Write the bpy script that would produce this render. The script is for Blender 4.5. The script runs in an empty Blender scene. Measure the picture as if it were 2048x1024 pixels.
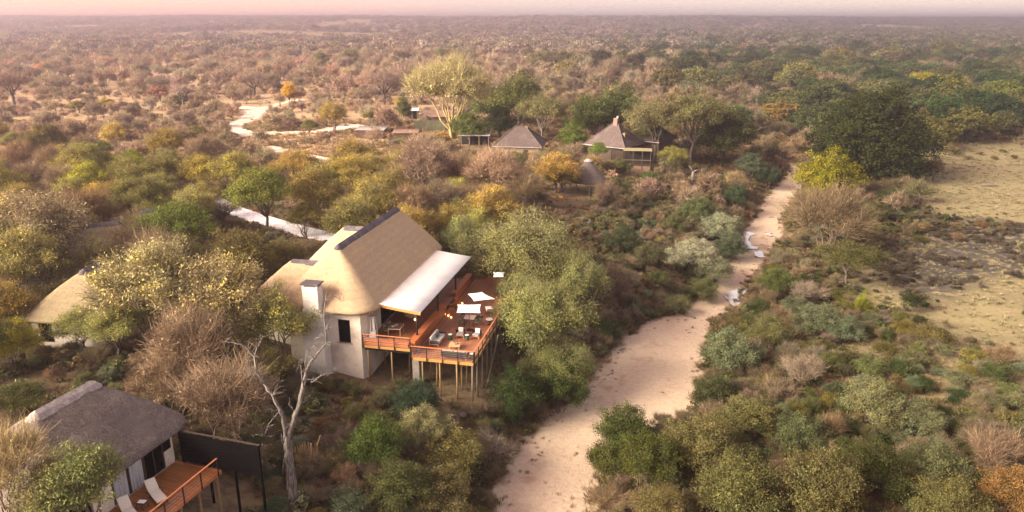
import bpy, math, random
import numpy as np
R = math.radians
sc = bpy.context.scene
COL = sc.collection
# ------------------------------------------------------------------ camera
CAMH = 33.0; PITCH = R(17.5); FOC = 1500.0
cd = bpy.data.cameras.new('camera'); cam = bpy.data.objects.new('camera', cd); COL.objects.link(cam)
cam.location = (0, 0, CAMH); cam.rotation_euler = (R(90) - PITCH, 0, 0)
cd.sensor_width = 36.0; cd.lens = 36.0 * FOC / 2048.0; cd.clip_start = 0.5; cd.clip_end = 20000
sc.camera = cam
# ------------------------------------------------------------------ world and sun
SUN_EL = R(22.0); SUN_AZ = R(-112.0)          # azimuth from +Y, negative = left
w = bpy.data.worlds.new('World'); sc.world = w; w.use_nodes = True
nt = w.node_tree; nt.nodes.clear()
sky = nt.nodes.new('ShaderNodeTexSky'); sky.sky_type = 'NISHITA'; sky.sun_disc = False
sky.sun_elevation = SUN_EL; sky.sun_rotation = SUN_AZ
sky.altitude = 300; sky.air_density = 1.0; sky.dust_density = 1.6; sky.ozone_density = 2.0
tintn = nt.nodes.new('ShaderNodeMix'); tintn.data_type = 'RGBA'; tintn.blend_type = 'MULTIPLY'
tintn.inputs[0].default_value = 1.0
tintn.inputs[7].default_value = (1.30, 0.90, 0.74, 1)
bg = nt.nodes.new('ShaderNodeBackground'); bg.inputs[1].default_value = 0.08
ow = nt.nodes.new('ShaderNodeOutputWorld')
hz0 = nt.nodes.new('ShaderNodeMix'); hz0.data_type = 'RGBA'; hz0.inputs[0].default_value = 0.86; hz0.inputs[7].default_value = (1.68, 1.29, 1.24, 1)   # thin even evening overcast
tcw = nt.nodes.new('ShaderNodeTexCoord'); sxw = nt.nodes.new('ShaderNodeSeparateXYZ'); nt.links.new(tcw.outputs['Generated'], sxw.inputs[0])
mrw = nt.nodes.new('ShaderNodeMapRange'); mrw.inputs[1].default_value = -.60; mrw.inputs[2].default_value = .10; mrw.interpolation_type = 'SMOOTHSTEP'; nt.links.new(sxw.outputs[0], mrw.inputs[0])
grw = nt.nodes.new('ShaderNodeMix'); grw.data_type = 'RGBA'; grw.inputs[6].default_value = (1.95, .88, .70, 1); grw.inputs[7].default_value = (1.02, .86, .84, 1)   # sunset side pinker
nt.links.new(mrw.outputs[0], grw.inputs[0]); nt.links.new(grw.outputs[2], hz0.inputs[7])
nt.links.new(sky.outputs[0], tintn.inputs[6]); nt.links.new(tintn.outputs[2], hz0.inputs[6]); nt.links.new(hz0.outputs[2], bg.inputs[0]); nt.links.new(bg.outputs[0], ow.inputs[0])
sl = bpy.data.lights.new('sun', 'SUN'); sun = bpy.data.objects.new('sun', sl); COL.objects.link(sun)
sl.energy = 2.1; sl.angle = R(40); sl.color = (1.0, 0.87, 0.66)
sun.rotation_euler = (R(90) - SUN_EL, 0, -SUN_AZ + R(180))
sun.location = (-60, 20, 80)
sc.view_settings.view_transform = 'Standard'; sc.view_settings.look = 'None'
sc.view_settings.exposure = 3.42; sc.view_settings.gamma = 1.0
try: sc.view_settings.use_curve_mapping = False
except Exception: pass
sc.cycles.use_denoising = True; sc.cycles.denoising_input_passes = 'RGB_ALBEDO_NORMAL'; sc.cycles.denoising_prefilter = 'ACCURATE'
sc.cycles.max_bounces = 6; sc.cycles.diffuse_bounces = 3; sc.cycles.transmission_bounces = 4
sc.cycles.volume_bounces = 1; sc.cycles.transparent_max_bounces = 8
HAZE_DENSITY = 0.00058

rng = np.random.default_rng(11)
# ------------------------------------------------------------------ view helpers (used to read positions off the survey photo)
cf_, sf_ = math.cos(PITCH), math.sin(PITCH)
def ray(px, py):
    a = (px - 1024) / FOC; b = (512 - py) / FOC
    return np.array([a, cf_ + b * sf_, -sf_ + b * cf_])
def at(px, py, z):
    d = ray(px, py); t = (z - CAMH) / d[2]
    return np.array([d[0] * t, d[1] * t, z])
def proj(x, y, z):
    dz = z - CAMH; d = y * cf_ - dz * sf_; up = y * sf_ + dz * cf_
    return 1024 + FOC * x / d, 512 - FOC * up / d, d
# ------------------------------------------------------------------ numpy noise
def vnoise(x, y, s=1.0, seed=0):
    x = np.asarray(x, float) / s + seed * 17.31; y = np.asarray(y, float) / s - seed * 9.17
    xi = np.floor(x).astype(np.int64); yi = np.floor(y).astype(np.int64)
    fx = x - xi; fy = y - yi; fx = fx * fx * (3 - 2 * fx); fy = fy * fy * (3 - 2 * fy)
    def h(a, b):
        n = (a * 374761393 + b * 668265263 + seed * 1013) & 0x7fffffff
        n = ((n ^ (n >> 13)) * 1274126177) & 0x7fffffff
        return ((n ^ (n >> 16)) & 0xffff) / 65535.0
    a = h(xi, yi); b = h(xi + 1, yi); c = h(xi, yi + 1); d = h(xi + 1, yi + 1)
    return (a * (1 - fx) + b * fx) * (1 - fy) + (c * (1 - fx) + d * fx) * fy
def smooth(t):
    t = np.clip(t, 0, 1); return t * t * (3 - 2 * t)
# ------------------------------------------------------------------ river and terrain
edges_px = [(1075, 985, 1185), (1024, 985, 1180), (950, 1012, 1200), (900, 1045, 1190), (850, 1095, 1240), (800, 1165, 1385), (750, 1195, 1392),
            (700, 1243, 1400), (660, 1290, 1412), (630, 1368, 1430), (600, 1398, 1460), (560, 1432, 1488), (500, 1478, 1538),
            (470, 1482, 1560), (430, 1518, 1562), (400, 1528, 1580), (370, 1558, 1602), (340, 1584, 1606)]
RL = np.array([at(l, y, 0)[:2] for y, l, r in edges_px]); RR = np.array([at(r, y, 0)[:2] for y, l, r in edges_px])
RC = (RL + RR) / 2; RW = np.linalg.norm(RR - RL, axis=1) / 2
RC = np.vstack([[[1.0, 20.0]], [[1.5, 34.0]], RC, [[70, 200], [84, 260], [120, 430], [180, 800], [300, 1500]]])
RW = np.concatenate([[4.0, 4.0], RW, [-3, -5, -6, -6, -6]])
def river(x, y):
    """signed distance to the sand edge, and side (negative = left bank)"""
    x = np.atleast_1d(np.asarray(x, float)); y = np.atleast_1d(np.asarray(y, float))
    best = np.full(x.shape, 1e9); side = np.zeros(x.shape)
    for i in range(len(RC) - 1):
        a = RC[i]; b = RC[i + 1]; ab = b - a; L2 = ab @ ab
        t = np.clip(((x - a[0]) * ab[0] + (y - a[1]) * ab[1]) / L2, 0, 1)
        dx = x - (a[0] + t * ab[0]); dy = y - (a[1] + t * ab[1])
        d = np.hypot(dx, dy) - (RW[i] + t * (RW[i + 1] - RW[i]))
        m = d < best; best = np.where(m, d, best)
        side = np.where(m, np.sign(dx * ab[1] - dy * ab[0]), side)
    return best, side
def gh(x, y):
    x = np.atleast_1d(np.asarray(x, float)); y = np.atleast_1d(np.asarray(y, float))
    sd, side = river(x, y)
    L = 3.0 * smooth(sd / 6.5) + 3.3 * smooth((sd - 7) / 24)
    Rr = 1.2 * smooth(sd / 4.5) + 0.9 * smooth((sd - 6) / 25)
    z = np.where(side < 0, L, Rr)
    k = smooth(sd / 5)
    z = z + k * (0.55 * (vnoise(x, y, 7.0, 3) - .5) + 0.22 * (vnoise(x, y, 2.3, 5) - .5)) + 0.10 * (vnoise(x, y, 1.1, 7) - .5)
    far = smooth((y - 230) / 500)
    z = z * (1 - far) + far * (4.5 + 5 * (vnoise(x, y, 260, 9) - .5))
    hx = np.where(x < 0, 35.5, 35.5 - 4.0 * smooth(x / 1500)) + 1.5 * (vnoise(x, y, 500, 12) - .5)
    z = z + smooth((y - 850) / 1700) * (hx - 5)
    return z
def g1(x, y): return float(gh(x, y)[0])

roads_px = [([(730, 256), (690, 257), (640, 264), (560, 267), (500, 270), (470, 262), (468, 250), (495, 238), (512, 226), (505, 218), (470, 214)], 2.7),
            ([(512, 224), (535, 216), (565, 206), (600, 200)], 1.6), ([(470, 214), (420, 208), (350, 208)], 1.4),
            ([(545, 296), (575, 306), (605, 312), (650, 320)], 2.0), ([(640, 262), (690, 250), (735, 258)], 2.0)]
drive_px = ([(405, 388), (428, 404), (470, 424), (520, 440), (570, 455), (620, 468), (690, 482)], 1.55)
def seg_dist(x, y, P):
    best = np.full(x.shape, 1e9)
    for a, b in zip(P[:-1], P[1:]):
        ab = b - a; t = np.clip(((x - a[0]) * ab[0] + (y - a[1]) * ab[1]) / (ab @ ab), 0, 1)
        best = np.minimum(best, np.hypot(x - a[0] - t * ab[0], y - a[1] - t * ab[1]))
    return best
ROADS = [(np.array([at(px, py, 6.2)[:2] for px, py in p]), wd) for p, wd in roads_px]
DRIVE = (np.array([at(px, py, 6.3)[:2] for px, py in drive_px[0]]), drive_px[1])
def road_sd(x, y):
    d = np.full(np.shape(x), 1e9)
    for P, wd in ROADS: d = np.minimum(d, seg_dist(x, y, P) - wd)
    return d
# ------------------------------------------------------------------ tagging
def tag(o, label=None, cat=None, group=None, kind=None):
    if label: o['label'] = label
    if cat: o['category'] = cat
    if group: o['group'] = group
    if kind: o['kind'] = kind
    return o
def empty(name, loc, rz=0.0, label=None, cat=None, group=None):
    o = bpy.data.objects.new(name, None); COL.objects.link(o); o.location = loc; o.rotation_euler = (0, 0, rz)
    o.empty_display_size = .3
    return tag(o, label, cat, group)
# ------------------------------------------------------------------ materials
MATS = {}
def N(nt, typ, **kw):
    n = nt.nodes.new(typ)
    for k, v in kw.items():
        if hasattr(n, k): setattr(n, k, v)
    return n
def mixc(nt, fac, a, b, mode='MIX'):
    m = N(nt, 'ShaderNodeMix', data_type='RGBA', blend_type=mode)
    for i, s in ((0, fac), (6, a), (7, b)):
        if isinstance(s, bpy.types.NodeSocket): nt.links.new(s, m.inputs[i])
        elif i == 0: m.inputs[0].default_value = s
        else: m.inputs[i].default_value = (*s, 1)
    return m.outputs[2]
def noise(nt, vec, scale, detail=4, rough=.6, dist=0):
    n = N(nt, 'ShaderNodeTexNoise'); n.inputs['Scale'].default_value = scale; n.inputs['Detail'].default_value = detail
    n.inputs['Roughness'].default_value = rough; n.inputs['Distortion'].default_value = dist
    if vec is not None: nt.links.new(vec, n.inputs['Vector'])
    return n.outputs['Fac']
def ramp(nt, s, lo, hi):
    m = N(nt, 'ShaderNodeMapRange'); m.inputs[1].default_value = lo; m.inputs[2].default_value = hi; m.interpolation_type = 'SMOOTHSTEP'
    nt.links.new(s, m.inputs[0]); return m.outputs[0]
def math_(nt, op, a, b=None):
    m = N(nt, 'ShaderNodeMath', operation=op)
    for i, s in ((0, a), (1, b)):
        if s is None: continue
        if isinstance(s, bpy.types.NodeSocket): nt.links.new(s, m.inputs[i])
        else: m.inputs[i].default_value = s
    return m.outputs[0]
def base_mat(name, rough=.8, metal=0.0, spec=.3):
    m = bpy.data.materials.new(name); m.use_nodes = True; nt = m.node_tree
    b = nt.nodes['Principled BSDF']; b.inputs['Roughness'].default_value = rough; b.inputs['Metallic'].default_value = metal
    b.inputs['Specular IOR Level'].default_value = spec
    return m, nt, b
def mat(name, c1, c2=None, scale=4, rough=.8, metal=0, bump=0, bscale=None, stretch=(1, 1, 1), detail=5, lo=.3, hi=.7, c3=None, s3=.7, spec=.3, emit=None, estr=0, dist=.02):
    if name in MATS: return MATS[name]
    m, nt, b = base_mat(name, rough, metal, spec)
    tc = N(nt, 'ShaderNodeTexCoord'); mp = N(nt, 'ShaderNodeMapping'); mp.inputs['Scale'].default_value = stretch
    nt.links.new(tc.outputs['Object'], mp.inputs[0]); v = mp.outputs[0]
    if c2 is None: c2 = tuple(c * .8 for c in c1)
    f = ramp(nt, noise(nt, v, scale, detail), lo, hi); col = mixc(nt, f, c1, c2)
    if c3: col = mixc(nt, ramp(nt, noise(nt, tc.outputs['Object'], s3, 5, .65), .45, .72), col, c3)
    nt.links.new(col, b.inputs['Base Color'])
    if bump:
        bn = N(nt, 'ShaderNodeBump'); bn.inputs['Strength'].default_value = bump; bn.inputs['Distance'].default_value = dist
        nt.links.new(noise(nt, v, bscale or scale * 3, 5), bn.inputs['Height']); nt.links.new(bn.outputs[0], b.inputs['Normal'])
    if emit:
        b.inputs['Emission Color'].default_value = (*emit, 1); b.inputs['Emission Strength'].default_value = estr
    MATS[name] = m; return m
def thatch_mat(name, c1, c2, stain, warm, wf=.5):
    m, nt, b = base_mat(name, .97, 0, .05); tc = N(nt, 'ShaderNodeTexCoord'); v = tc.outputs['Object']
    col = mixc(nt, ramp(nt, noise(nt, v, 11, 8, .75), .34, .64), c1, c2)
    col = mixc(nt, math_(nt, 'MULTIPLY', ramp(nt, noise(nt, v, 2.6, 6, .7, .6), .48, .68), .6), col, stain)
    col = mixc(nt, math_(nt, 'MULTIPLY', ramp(nt, noise(nt, v, .22, 5, .6), .46, .68), wf), col, warm)
    sp = N(nt, 'ShaderNodeSeparateXYZ'); nt.links.new(v, sp.inputs[0])
    z = math_(nt, 'ADD', math_(nt, 'MULTIPLY', sp.outputs[2], 13.0), math_(nt, 'MULTIPLY', noise(nt, v, 1.4, 5), 9.0))
    band = math_(nt, 'MULTIPLY', math_(nt, 'ADD', math_(nt, 'SINE', z), 1.0), .06); col = mixc(nt, band, col, tuple(.45 * q for q in c2))
    nt.links.new(col, b.inputs['Base Color'])
    bn = N(nt, 'ShaderNodeBump'); bn.inputs['Strength'].default_value = 1.0; bn.inputs['Distance'].default_value = .07
    nt.links.new(math_(nt, 'ADD', noise(nt, v, 22, 6, .7), math_(nt, 'MULTIPLY', noise(nt, v, 4, 5), .8)), bn.inputs['Height']); nt.links.new(bn.outputs[0], b.inputs['Normal']); return m
M_thatch = thatch_mat('golden_thatch', (.52, .39, .255), (.38, .275, .175), (.33, .24, .155), (.54, .38, .21))
M_thatch_mid = thatch_mat('dull_thatch', (.30, .24, .15), (.20, .155, .10), (.15, .12, .085), (.28, .24, .13))
M_thatch_old = thatch_mat('weathered_thatch', (.21, .17, .15), (.10, .08, .075), (.25, .225, .22), (.13, .11, .105), .6)
M_cap = mat('slate_ridge', (.085, .07, .085), (.05, .042, .052), 7, .75, bump=.3, c3=(.13, .11, .12), s3=1.5)
M_cap_old = mat('weathered_cement_ridge', (.34, .29, .27), (.20, .17, .17), 6, .85, bump=.4, c3=(.42, .38, .34), s3=2)
M_wall = mat('cream_plaster', (.74, .66, .56), (.67, .59, .49), 3, .9, bump=.2, bscale=30, c3=(.46, .38, .30), s3=.5)
M_wall2 = mat('grey_plaster', (.42, .36, .31), (.34, .29, .25), 3, .9, bump=.2, bscale=30)
M_chim = mat('pale_grey_plaster', (.62, .58, .53), (.55, .51, .46), 3, .9, bump=.2, bscale=30)
M_wallt = mat('tan_house_plaster', (.30, .22, .165), (.24, .175, .13), 3, .9)
M_wallb = mat('dark_brown_boarding', (.09, .06, .048), (.06, .04, .03), 3, .9)
M_vent = mat('dull_brick_vent', (.19, .135, .085), (.14, .10, .065), 5, .9)
M_concrete = mat('concrete_pier', (.30, .26, .23), (.22, .19, .17), 4, .9, bump=.2)
def plank_mat(name, c1, c2, c3, pitch=.14, axis=0):
    m, nt, b = base_mat(name, .55, 0, .35)
    tc = N(nt, 'ShaderNodeTexCoord'); sep = N(nt, 'ShaderNodeSeparateXYZ'); nt.links.new(tc.outputs['Object'], sep.inputs[0])
    idx = math_(nt, 'FLOOR', math_(nt, 'DIVIDE', sep.outputs[axis], pitch))
    wn = N(nt, 'ShaderNodeTexWhiteNoise'); wn.noise_dimensions = '1D'; nt.links.new(idx, wn.inputs['W'])
    mp = N(nt, 'ShaderNodeMapping'); mp.inputs['Scale'].default_value = (8, .7, 1) if axis == 0 else (.7, 8, 1)
    nt.links.new(tc.outputs['Object'], mp.inputs[0])
    f2 = ramp(nt, noise(nt, mp.outputs[0], 2.2, 6), .3, .7)
    col = mixc(nt, wn.outputs['Value'], c1, c2); col = mixc(nt, math_(nt, 'MULTIPLY', f2, .6), col, c3)
    nt.links.new(col, b.inputs['Base Color']); MATS[name] = m; return m
M_deck = plank_mat('oiled_red_deck_boards', (.31, .12, .058), (.19, .066, .034), (.39, .175, .095))
M_deck2 = plank_mat('oiled_orange_deck_boards', (.30, .105, .03), (.19, .06, .018), (.36, .15, .045), axis=1)
M_rail = mat('oiled_handrail', (.50, .20, .09), (.40, .14, .06), 6, .5, stretch=(1, 1, 1))
M_bench = mat('oiled_bench_timber', (.46, .15, .055), (.33, .095, .035), 3, .5, stretch=(6, .6, 6))
M_fascia = mat('yellow_pine_beam', (.46, .25, .07), (.34, .17, .05), 3, .7, stretch=(.6, 6, 6))
M_pole = mat('treated_gum_pole', (.30, .20, .095), (.19, .12, .06), 5, .8, stretch=(6, 6, .8), bump=.3)
M_poleg = mat('weathered_pole', (.20, .16, .12), (.12, .095, .075), 5, .85, stretch=(6, 6, .8), bump=.3)
M_black = mat('black_steel', (.018, .015, .015), (.012, .01, .01), 8, .45)
M_blackwood = mat('black_stained_board', (.008, .007, .008), (.004, .0035, .004), 5, .95, stretch=(.6, 5, 5), spec=.03)
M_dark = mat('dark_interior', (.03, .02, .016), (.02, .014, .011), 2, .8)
M_frame = mat('dark_window_frame', (.05, .035, .025), (.035, .025, .02), 6, .5)
M_steel = mat('stainless_cable', (.55, .50, .46), (.45, .42, .40), 12, .35, 1.0)
M_sheet = mat('white_metal_sheet', (.76, .73, .72), (.70, .67, .66), 1.5, .5, c3=(.64, .61, .59), s3=.35)
M_zinc = mat('weathered_zinc', (.42, .40, .40), (.30, .28, .28), 1.5, .5, .3, c3=(.30, .20, .15), s3=.6)
M_rust = mat('rusty_sheet', (.26, .15, .11), (.17, .10, .075), 1.2, .8, .1, c3=(.34, .24, .19), s3=.6)
M_shedwall = mat('dark_slab_timber', (.12, .065, .05), (.07, .038, .03), 3, .9, stretch=(5, 5, .5))
M_tile = mat('brown_roof_tile', (.095, .068, .066), (.06, .044, .044), 3, .85, c3=(.115, .09, .088), s3=.35)
M_greenfence = mat('grey_green_slats', (.17, .18, .11), (.11, .12, .075), 2, .9, stretch=(5, 5, .4))
M_white = mat('white_canvas', (.80, .78, .75), (.76, .74, .71), 2, .9)
M_cush = mat('light_grey_cushion', (.46, .43, .40), (.40, .37, .35), 20, .95, bump=.1)
M_cushd = mat('mid_grey_cushion', (.27, .25, .25), (.23, .21, .21), 20, .95)
M_pillow = mat('patterned_cream_pillow', (.66, .62, .58), (.44, .41, .39), 28, .95)
M_pillowg = mat('green_pillow', (.13, .15, .10), (.09, .11, .075), 12, .95)
M_wicker = mat('dark_rope_weave', (.045, .035, .03), (.02, .016, .014), 40, .8, bump=.3)
M_teak = mat('pale_teak', (.52, .30, .17), (.42, .23, .12), 8, .6)
M_drum = mat('green_glazed_ceramic', (.035, .085, .045), (.02, .055, .03), 5, .2, spec=.6)
M_plate = mat('white_ceramic', (.75, .74, .70), (.7, .68, .65), 5, .3)
M_egg = mat('natural_rattan', (.50, .36, .22), (.36, .25, .15), 30, .8, bump=.4)
M_greych = mat('sage_chair_shell', (.20, .21, .15), (.16, .17, .12), 8, .6)
M_pot = mat('pale_pot', (.55, .48, .36), (.45, .40, .30), 6, .7)
M_lounge = mat('cream_lounger_pad', (.62, .57, .48), (.55, .50, .42), 12, .95, bump=.1)
M_rock = mat('grey_boulder', (.20, .17, .15), (.11, .095, .085), 3, .95, bump=.8, bscale=9)
M_yellow = mat('yellow_chair_paint', (.55, .36, .06), (.48, .30, .05), 4, .6)
M_teal = mat('faded_teal_paint', (.12, .24, .20), (.10, .19, .16), 4, .7)
M_flame = mat('warm_lamp', (1, .7, .35), (1, .7, .35), 1, .5, emit=(1.0, .56, .2), estr=.55)
M_curtain = mat('pale_curtain', (.50, .50, .52), (.30, .30, .33), 1.2, .9, stretch=(1, 14, .2), detail=1, lo=.4, hi=.6)
M_bark = mat('brown_bark', (.13, .10, .085), (.075, .058, .05), 4, .95, bump=.6, stretch=(3, 3, .6))
M_barkg = mat('silver_dead_wood', (.20, .178, .165), (.075, .062, .056), 3.2, .9, bump=.8, stretch=(4, 4, .45), bscale=9, lo=.38, hi=.62)
M_fever = mat('yellow_fever_bark', (.34, .27, .12), (.26, .20, .085), 3, .9)
M_darkbark = mat('dark_bark', (.04, .032, .025), (.025, .02, .016), 4, .95)
M_limb = mat('grey_brown_limb', (.17, .125, .105), (.10, .072, .06), 4, .95)
def glass_mat():
    m, nt, b = base_mat('dark_window_glass', .08, 0, .6)
    b.inputs['Base Color'].default_value = (.012, .010, .009, 1); b.inputs['Transmission Weight'].default_value = 0.75; b.inputs['IOR'].default_value = 1.02
    MATS['glass'] = m; return m
M_glass = glass_mat()
def leaf_mat(name, inst=False, bark=None, trans=.22):
    m = bpy.data.materials.new(name); m.use_nodes = True; nt = m.node_tree; nt.nodes.clear()
    if inst:
        a = N(nt, 'ShaderNodeAttribute', attribute_name='tint', attribute_type='INSTANCER'); oc = a.outputs['Color']
    else:
        oi = N(nt, 'ShaderNodeObjectInfo'); oc = oi.outputs['Color']
    t = N(nt, 'ShaderNodeAttribute', attribute_name='tone', attribute_type='GEOMETRY')
    col = mixc(nt, 1.0, oc, t.outputs['Color'], 'MULTIPLY')
    if bark: col = mixc(nt, .5, mixc(nt, 1.0, oc, t.outputs['Color'], 'MULTIPLY'), mixc(nt, 1.0, bark, t.outputs['Color'], 'MULTIPLY'))
    d = N(nt, 'ShaderNodeBsdfDiffuse'); tr = N(nt, 'ShaderNodeBsdfTranslucent'); mx = N(nt, 'ShaderNodeMixShader'); mx.inputs[0].default_value = trans
    o = N(nt, 'ShaderNodeOutputMaterial')
    nt.links.new(col, d.inputs[0]); nt.links.new(col, tr.inputs[0]); nt.links.new(d.outputs[0], mx.inputs[1]); nt.links.new(tr.outputs[0], mx.inputs[2]); nt.links.new(mx.outputs[0], o.inputs[0])
    return m
L_obj = leaf_mat('leaf'); L_inst = leaf_mat('leaf_scatter', True)
T_obj = leaf_mat('twig', False, (.165, .125, .085), 0.0); T_inst = leaf_mat('twig_scatter', True, (.165, .125, .085), 0.0)
# ------------------------------------------------------------------ mesh helpers
def mesh_np(name, V, F4=None, F3=None, mats=(), midx=None, tone=None, smooth_=False):
    """fast mesh from numpy; F4 (n,4), F3 (m,3)"""
    me = bpy.data.meshes.new(name)
    F4 = np.zeros((0, 4), np.int32) if F4 is None else np.asarray(F4, np.int32)
    F3 = np.zeros((0, 3), np.int32) if F3 is None else np.asarray(F3, np.int32)
    me.vertices.add(len(V)); me.vertices.foreach_set('co', np.asarray(V, np.float32).ravel())
    nl = F4.size + F3.size; me.loops.add(nl); me.loops.foreach_set('vertex_index', np.concatenate([F4.ravel(), F3.ravel()]))
    n = len(F4) + len(F3); me.polygons.add(n)
    st = np.concatenate([np.arange(len(F4)) * 4, F4.size + np.arange(len(F3)) * 3]).astype(np.int32)
    me.polygons.foreach_set('loop_start', st)
    for m in mats: me.materials.append(m)
    if midx is not None: me.polygons.foreach_set('material_index', np.asarray(midx, np.int32))
    if tone is not None:
        tone = np.asarray(tone); tone = np.c_[tone, np.ones(len(tone))] if tone.shape[1] == 3 else tone
        a = me.attributes.new('tone', 'FLOAT_COLOR', 'POINT'); a.data.foreach_set('color', np.asarray(tone, np.float32).ravel())
    if smooth_: me.polygons.foreach_set('use_smooth', np.ones(n, bool))
    me.update(calc_edges=True); return me
def mobj(name, me, parent=None, link=True):
    o = bpy.data.objects.new(name, me)
    if link: COL.objects.link(o)
    if parent: o.parent = parent
    return o
class MB:
    def __init__(s): s.v = []; s.f = []
    def add(s, vs, fs):
        k = len(s.v); s.v += [tuple(p) for p in vs]; s.f += [tuple(i + k for i in f) for f in fs]; return s
    def box(s, c, d, rz=0, rx=0, ry=0):
        hx, hy, hz = d[0] / 2, d[1] / 2, d[2] / 2; P = []
        for z in (-hz, hz):
            for x, y in ((-hx, -hy), (hx, -hy), (hx, hy), (-hx, hy)):
                p = np.array([x, y, z])
                if rx: cc, s_ = math.cos(rx), math.sin(rx); p = np.array([p[0], p[1] * cc - p[2] * s_, p[1] * s_ + p[2] * cc])
                if ry: cc, s_ = math.cos(ry), math.sin(ry); p = np.array([p[0] * cc + p[2] * s_, p[1], -p[0] * s_ + p[2] * cc])
                if rz: cc, s_ = math.cos(rz), math.sin(rz); p = np.array([p[0] * cc - p[1] * s_, p[0] * s_ + p[1] * cc, p[2]])
                P.append(p + np.array(c))
        return s.add(P, [(3, 2, 1, 0), (4, 5, 6, 7), (0, 1, 5, 4), (1, 2, 6, 5), (2, 3, 7, 6), (3, 0, 4, 7)])
    def tube(s, pts, r, n=8, cap=True):
        pts = [np.array(p, float) for p in pts]; rs = r if hasattr(r, '__len__') else [r] * len(pts); k = len(s.v); ref = None
        for i, p in enumerate(pts):
            d = pts[min(i + 1, len(pts) - 1)] - pts[max(i - 1, 0)]; d = d / (np.linalg.norm(d) + 1e-9)
            a = np.cross(d, [0, 0, 1.]) if ref is None else ref - d * (ref @ d)
            if np.linalg.norm(a) < 1e-3: a = np.cross(d, [1., 0, 0])
            a /= np.linalg.norm(a); ref = a; b = np.cross(d, a)
            for j in range(n):
                t = 2 * math.pi * j / n; s.v.append(tuple(p + rs[i] * (a * math.cos(t) + b * math.sin(t))))
        for i in range(len(pts) - 1):
            for j in range(n):
                s.f.append((k + i * n + j, k + i * n + (j + 1) % n, k + (i + 1) * n + (j + 1) % n, k + (i + 1) * n + j))
        if cap: s.f.append(tuple(k + j for j in range(n))[::-1]); s.f.append(tuple(k + (len(pts) - 1) * n + j for j in range(n)))
        return s
    def lathe(s, c, prof, n=16):
        k = len(s.v)
        for r, z in prof:
            for j in range(n):
                t = 2 * math.pi * j / n; s.v.append((c[0] + r * math.cos(t), c[1] + r * math.sin(t), c[2] + z))
        for i in range(len(prof) - 1):
            for j in range(n): s.f.append((k + i * n + j, k + i * n + (j + 1) % n, k + (i + 1) * n + (j + 1) % n, k + (i + 1) * n + j))
        s.f.append(tuple(k + j for j in range(n))[::-1]); s.f.append(tuple(k + (len(prof) - 1) * n + j for j in range(n)))
        return s
    def prism(s, poly, z0, z1):
        n = len(poly); A = [(x, y, z0) for x, y in poly]; B = [(x, y, z1) for x, y in poly]
        return s.add(A + B, [tuple(range(n))[::-1], tuple(range(n, 2 * n))] + [(i, (i + 1) % n, n + (i + 1) % n, n + i) for i in range(n)])
    def build(s, name, m, parent=None, bevel=0, smooth_=False, seg=1):
        me = bpy.data.meshes.new(name); me.from_pydata(s.v, [], s.f); me.materials.append(m)
        if smooth_: me.polygons.foreach_set('use_smooth', [True] * len(me.polygons))
        me.update(); o = mobj(name, me, parent)
        if bevel:
            b = o.modifiers.new('bevel', 'BEVEL'); b.width = bevel; b.segments = seg; b.limit_method = 'ANGLE'
        return o
def copy_tree(o, parent=None, loc=None, rz=None, label=None):
    c = o.copy(); COL.objects.link(c)
    if parent is not None: c.parent = parent
    if loc is not None: c.location = loc
    if rz is not None: c.rotation_euler = (0, 0, rz)
    if label: c['label'] = label
    for ch in list(o.children): copy_tree(ch, c)
    return c
def part_copy(o, loc, parent, rz=None):
    c = o.copy(); COL.objects.link(c); c.parent = parent; c.location = loc
    if rz is not None: c.rotation_euler = (0, 0, rz)
    return c
# ------------------------------------------------------------------ ground sheet
def spaced(lo, hi, fine_lo, fine_hi, step, grow=1.06):
    a = list(np.arange(fine_lo, fine_hi + step, step)); s = step
    while a[-1] < hi: s *= grow; a.append(a[-1] + s)
    s = step
    while a[0] > lo: s *= grow; a.insert(0, a[0] - s)
    return np.array(a)
gx = spaced(-3600, 3600, -48, 92, .62, 1.05); gy = spaced(-60, 4200, 22, 135, .62, 1.035)
GX, GY = np.meshgrid(gx, gy); fx, fy = GX.ravel(), GY.ravel()
gz = gh(fx, fy); gz = np.where(fy > 2900, gz - (fy - 2900) * .02, gz)
nx, ny = len(gx), len(gy); ii = np.arange(nx * ny).reshape(ny, nx)
F4 = np.stack([ii[:-1, :-1], ii[:-1, 1:], ii[1:, 1:], ii[1:, :-1]], -1).reshape(-1, 4)
gme = mesh_np('ground', np.stack([fx, fy, gz], 1), F4, smooth_=True)
sd, side = river(fx, fy)
def fattr(me, name, arr):
    a = me.attributes.new(name, 'FLOAT', 'POINT'); a.data.foreach_set('value', np.asarray(arr, np.float32))
def poly_mask(x, y, px_poly, z=2.0, soft=3.0):
    P = np.array([at(a, b, z)[:2] for a, b in px_poly]); n = len(P)
    inside = np.zeros(x.shape, bool); d = np.full(x.shape, 1e9)
    for i in range(n):
        a, b = P[i], P[(i + 1) % n]
        c = ((a[1] > y) != (b[1] > y)) & (x < (b[0] - a[0]) * (y - a[1]) / (b[1] - a[1] + 1e-12) + a[0]); inside ^= c
        ab = b - a; t = np.clip(((x - a[0]) * ab[0] + (y - a[1]) * ab[1]) / (ab @ ab), 0, 1)
        d = np.minimum(d, np.hypot(x - a[0] - t * ab[0], y - a[1] - t * ab[1]))
    return smooth(.5 + np.where(inside, d, -d) / (2 * soft))
MEADOW = [(1780, 300), (1900, 285), (2200, 290), (2400, 420), (2300, 860), (2010, 840), (1870, 770), (1770, 650), (1690, 590), (1700, 520), (1860, 440), (1800, 370)]
BURNT = [(1700, 470), (1800, 432), (2000, 440), (2200, 480), (2120, 540), (1960, 560), (1900, 600), (1820, 580), (1740, 520)]
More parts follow.
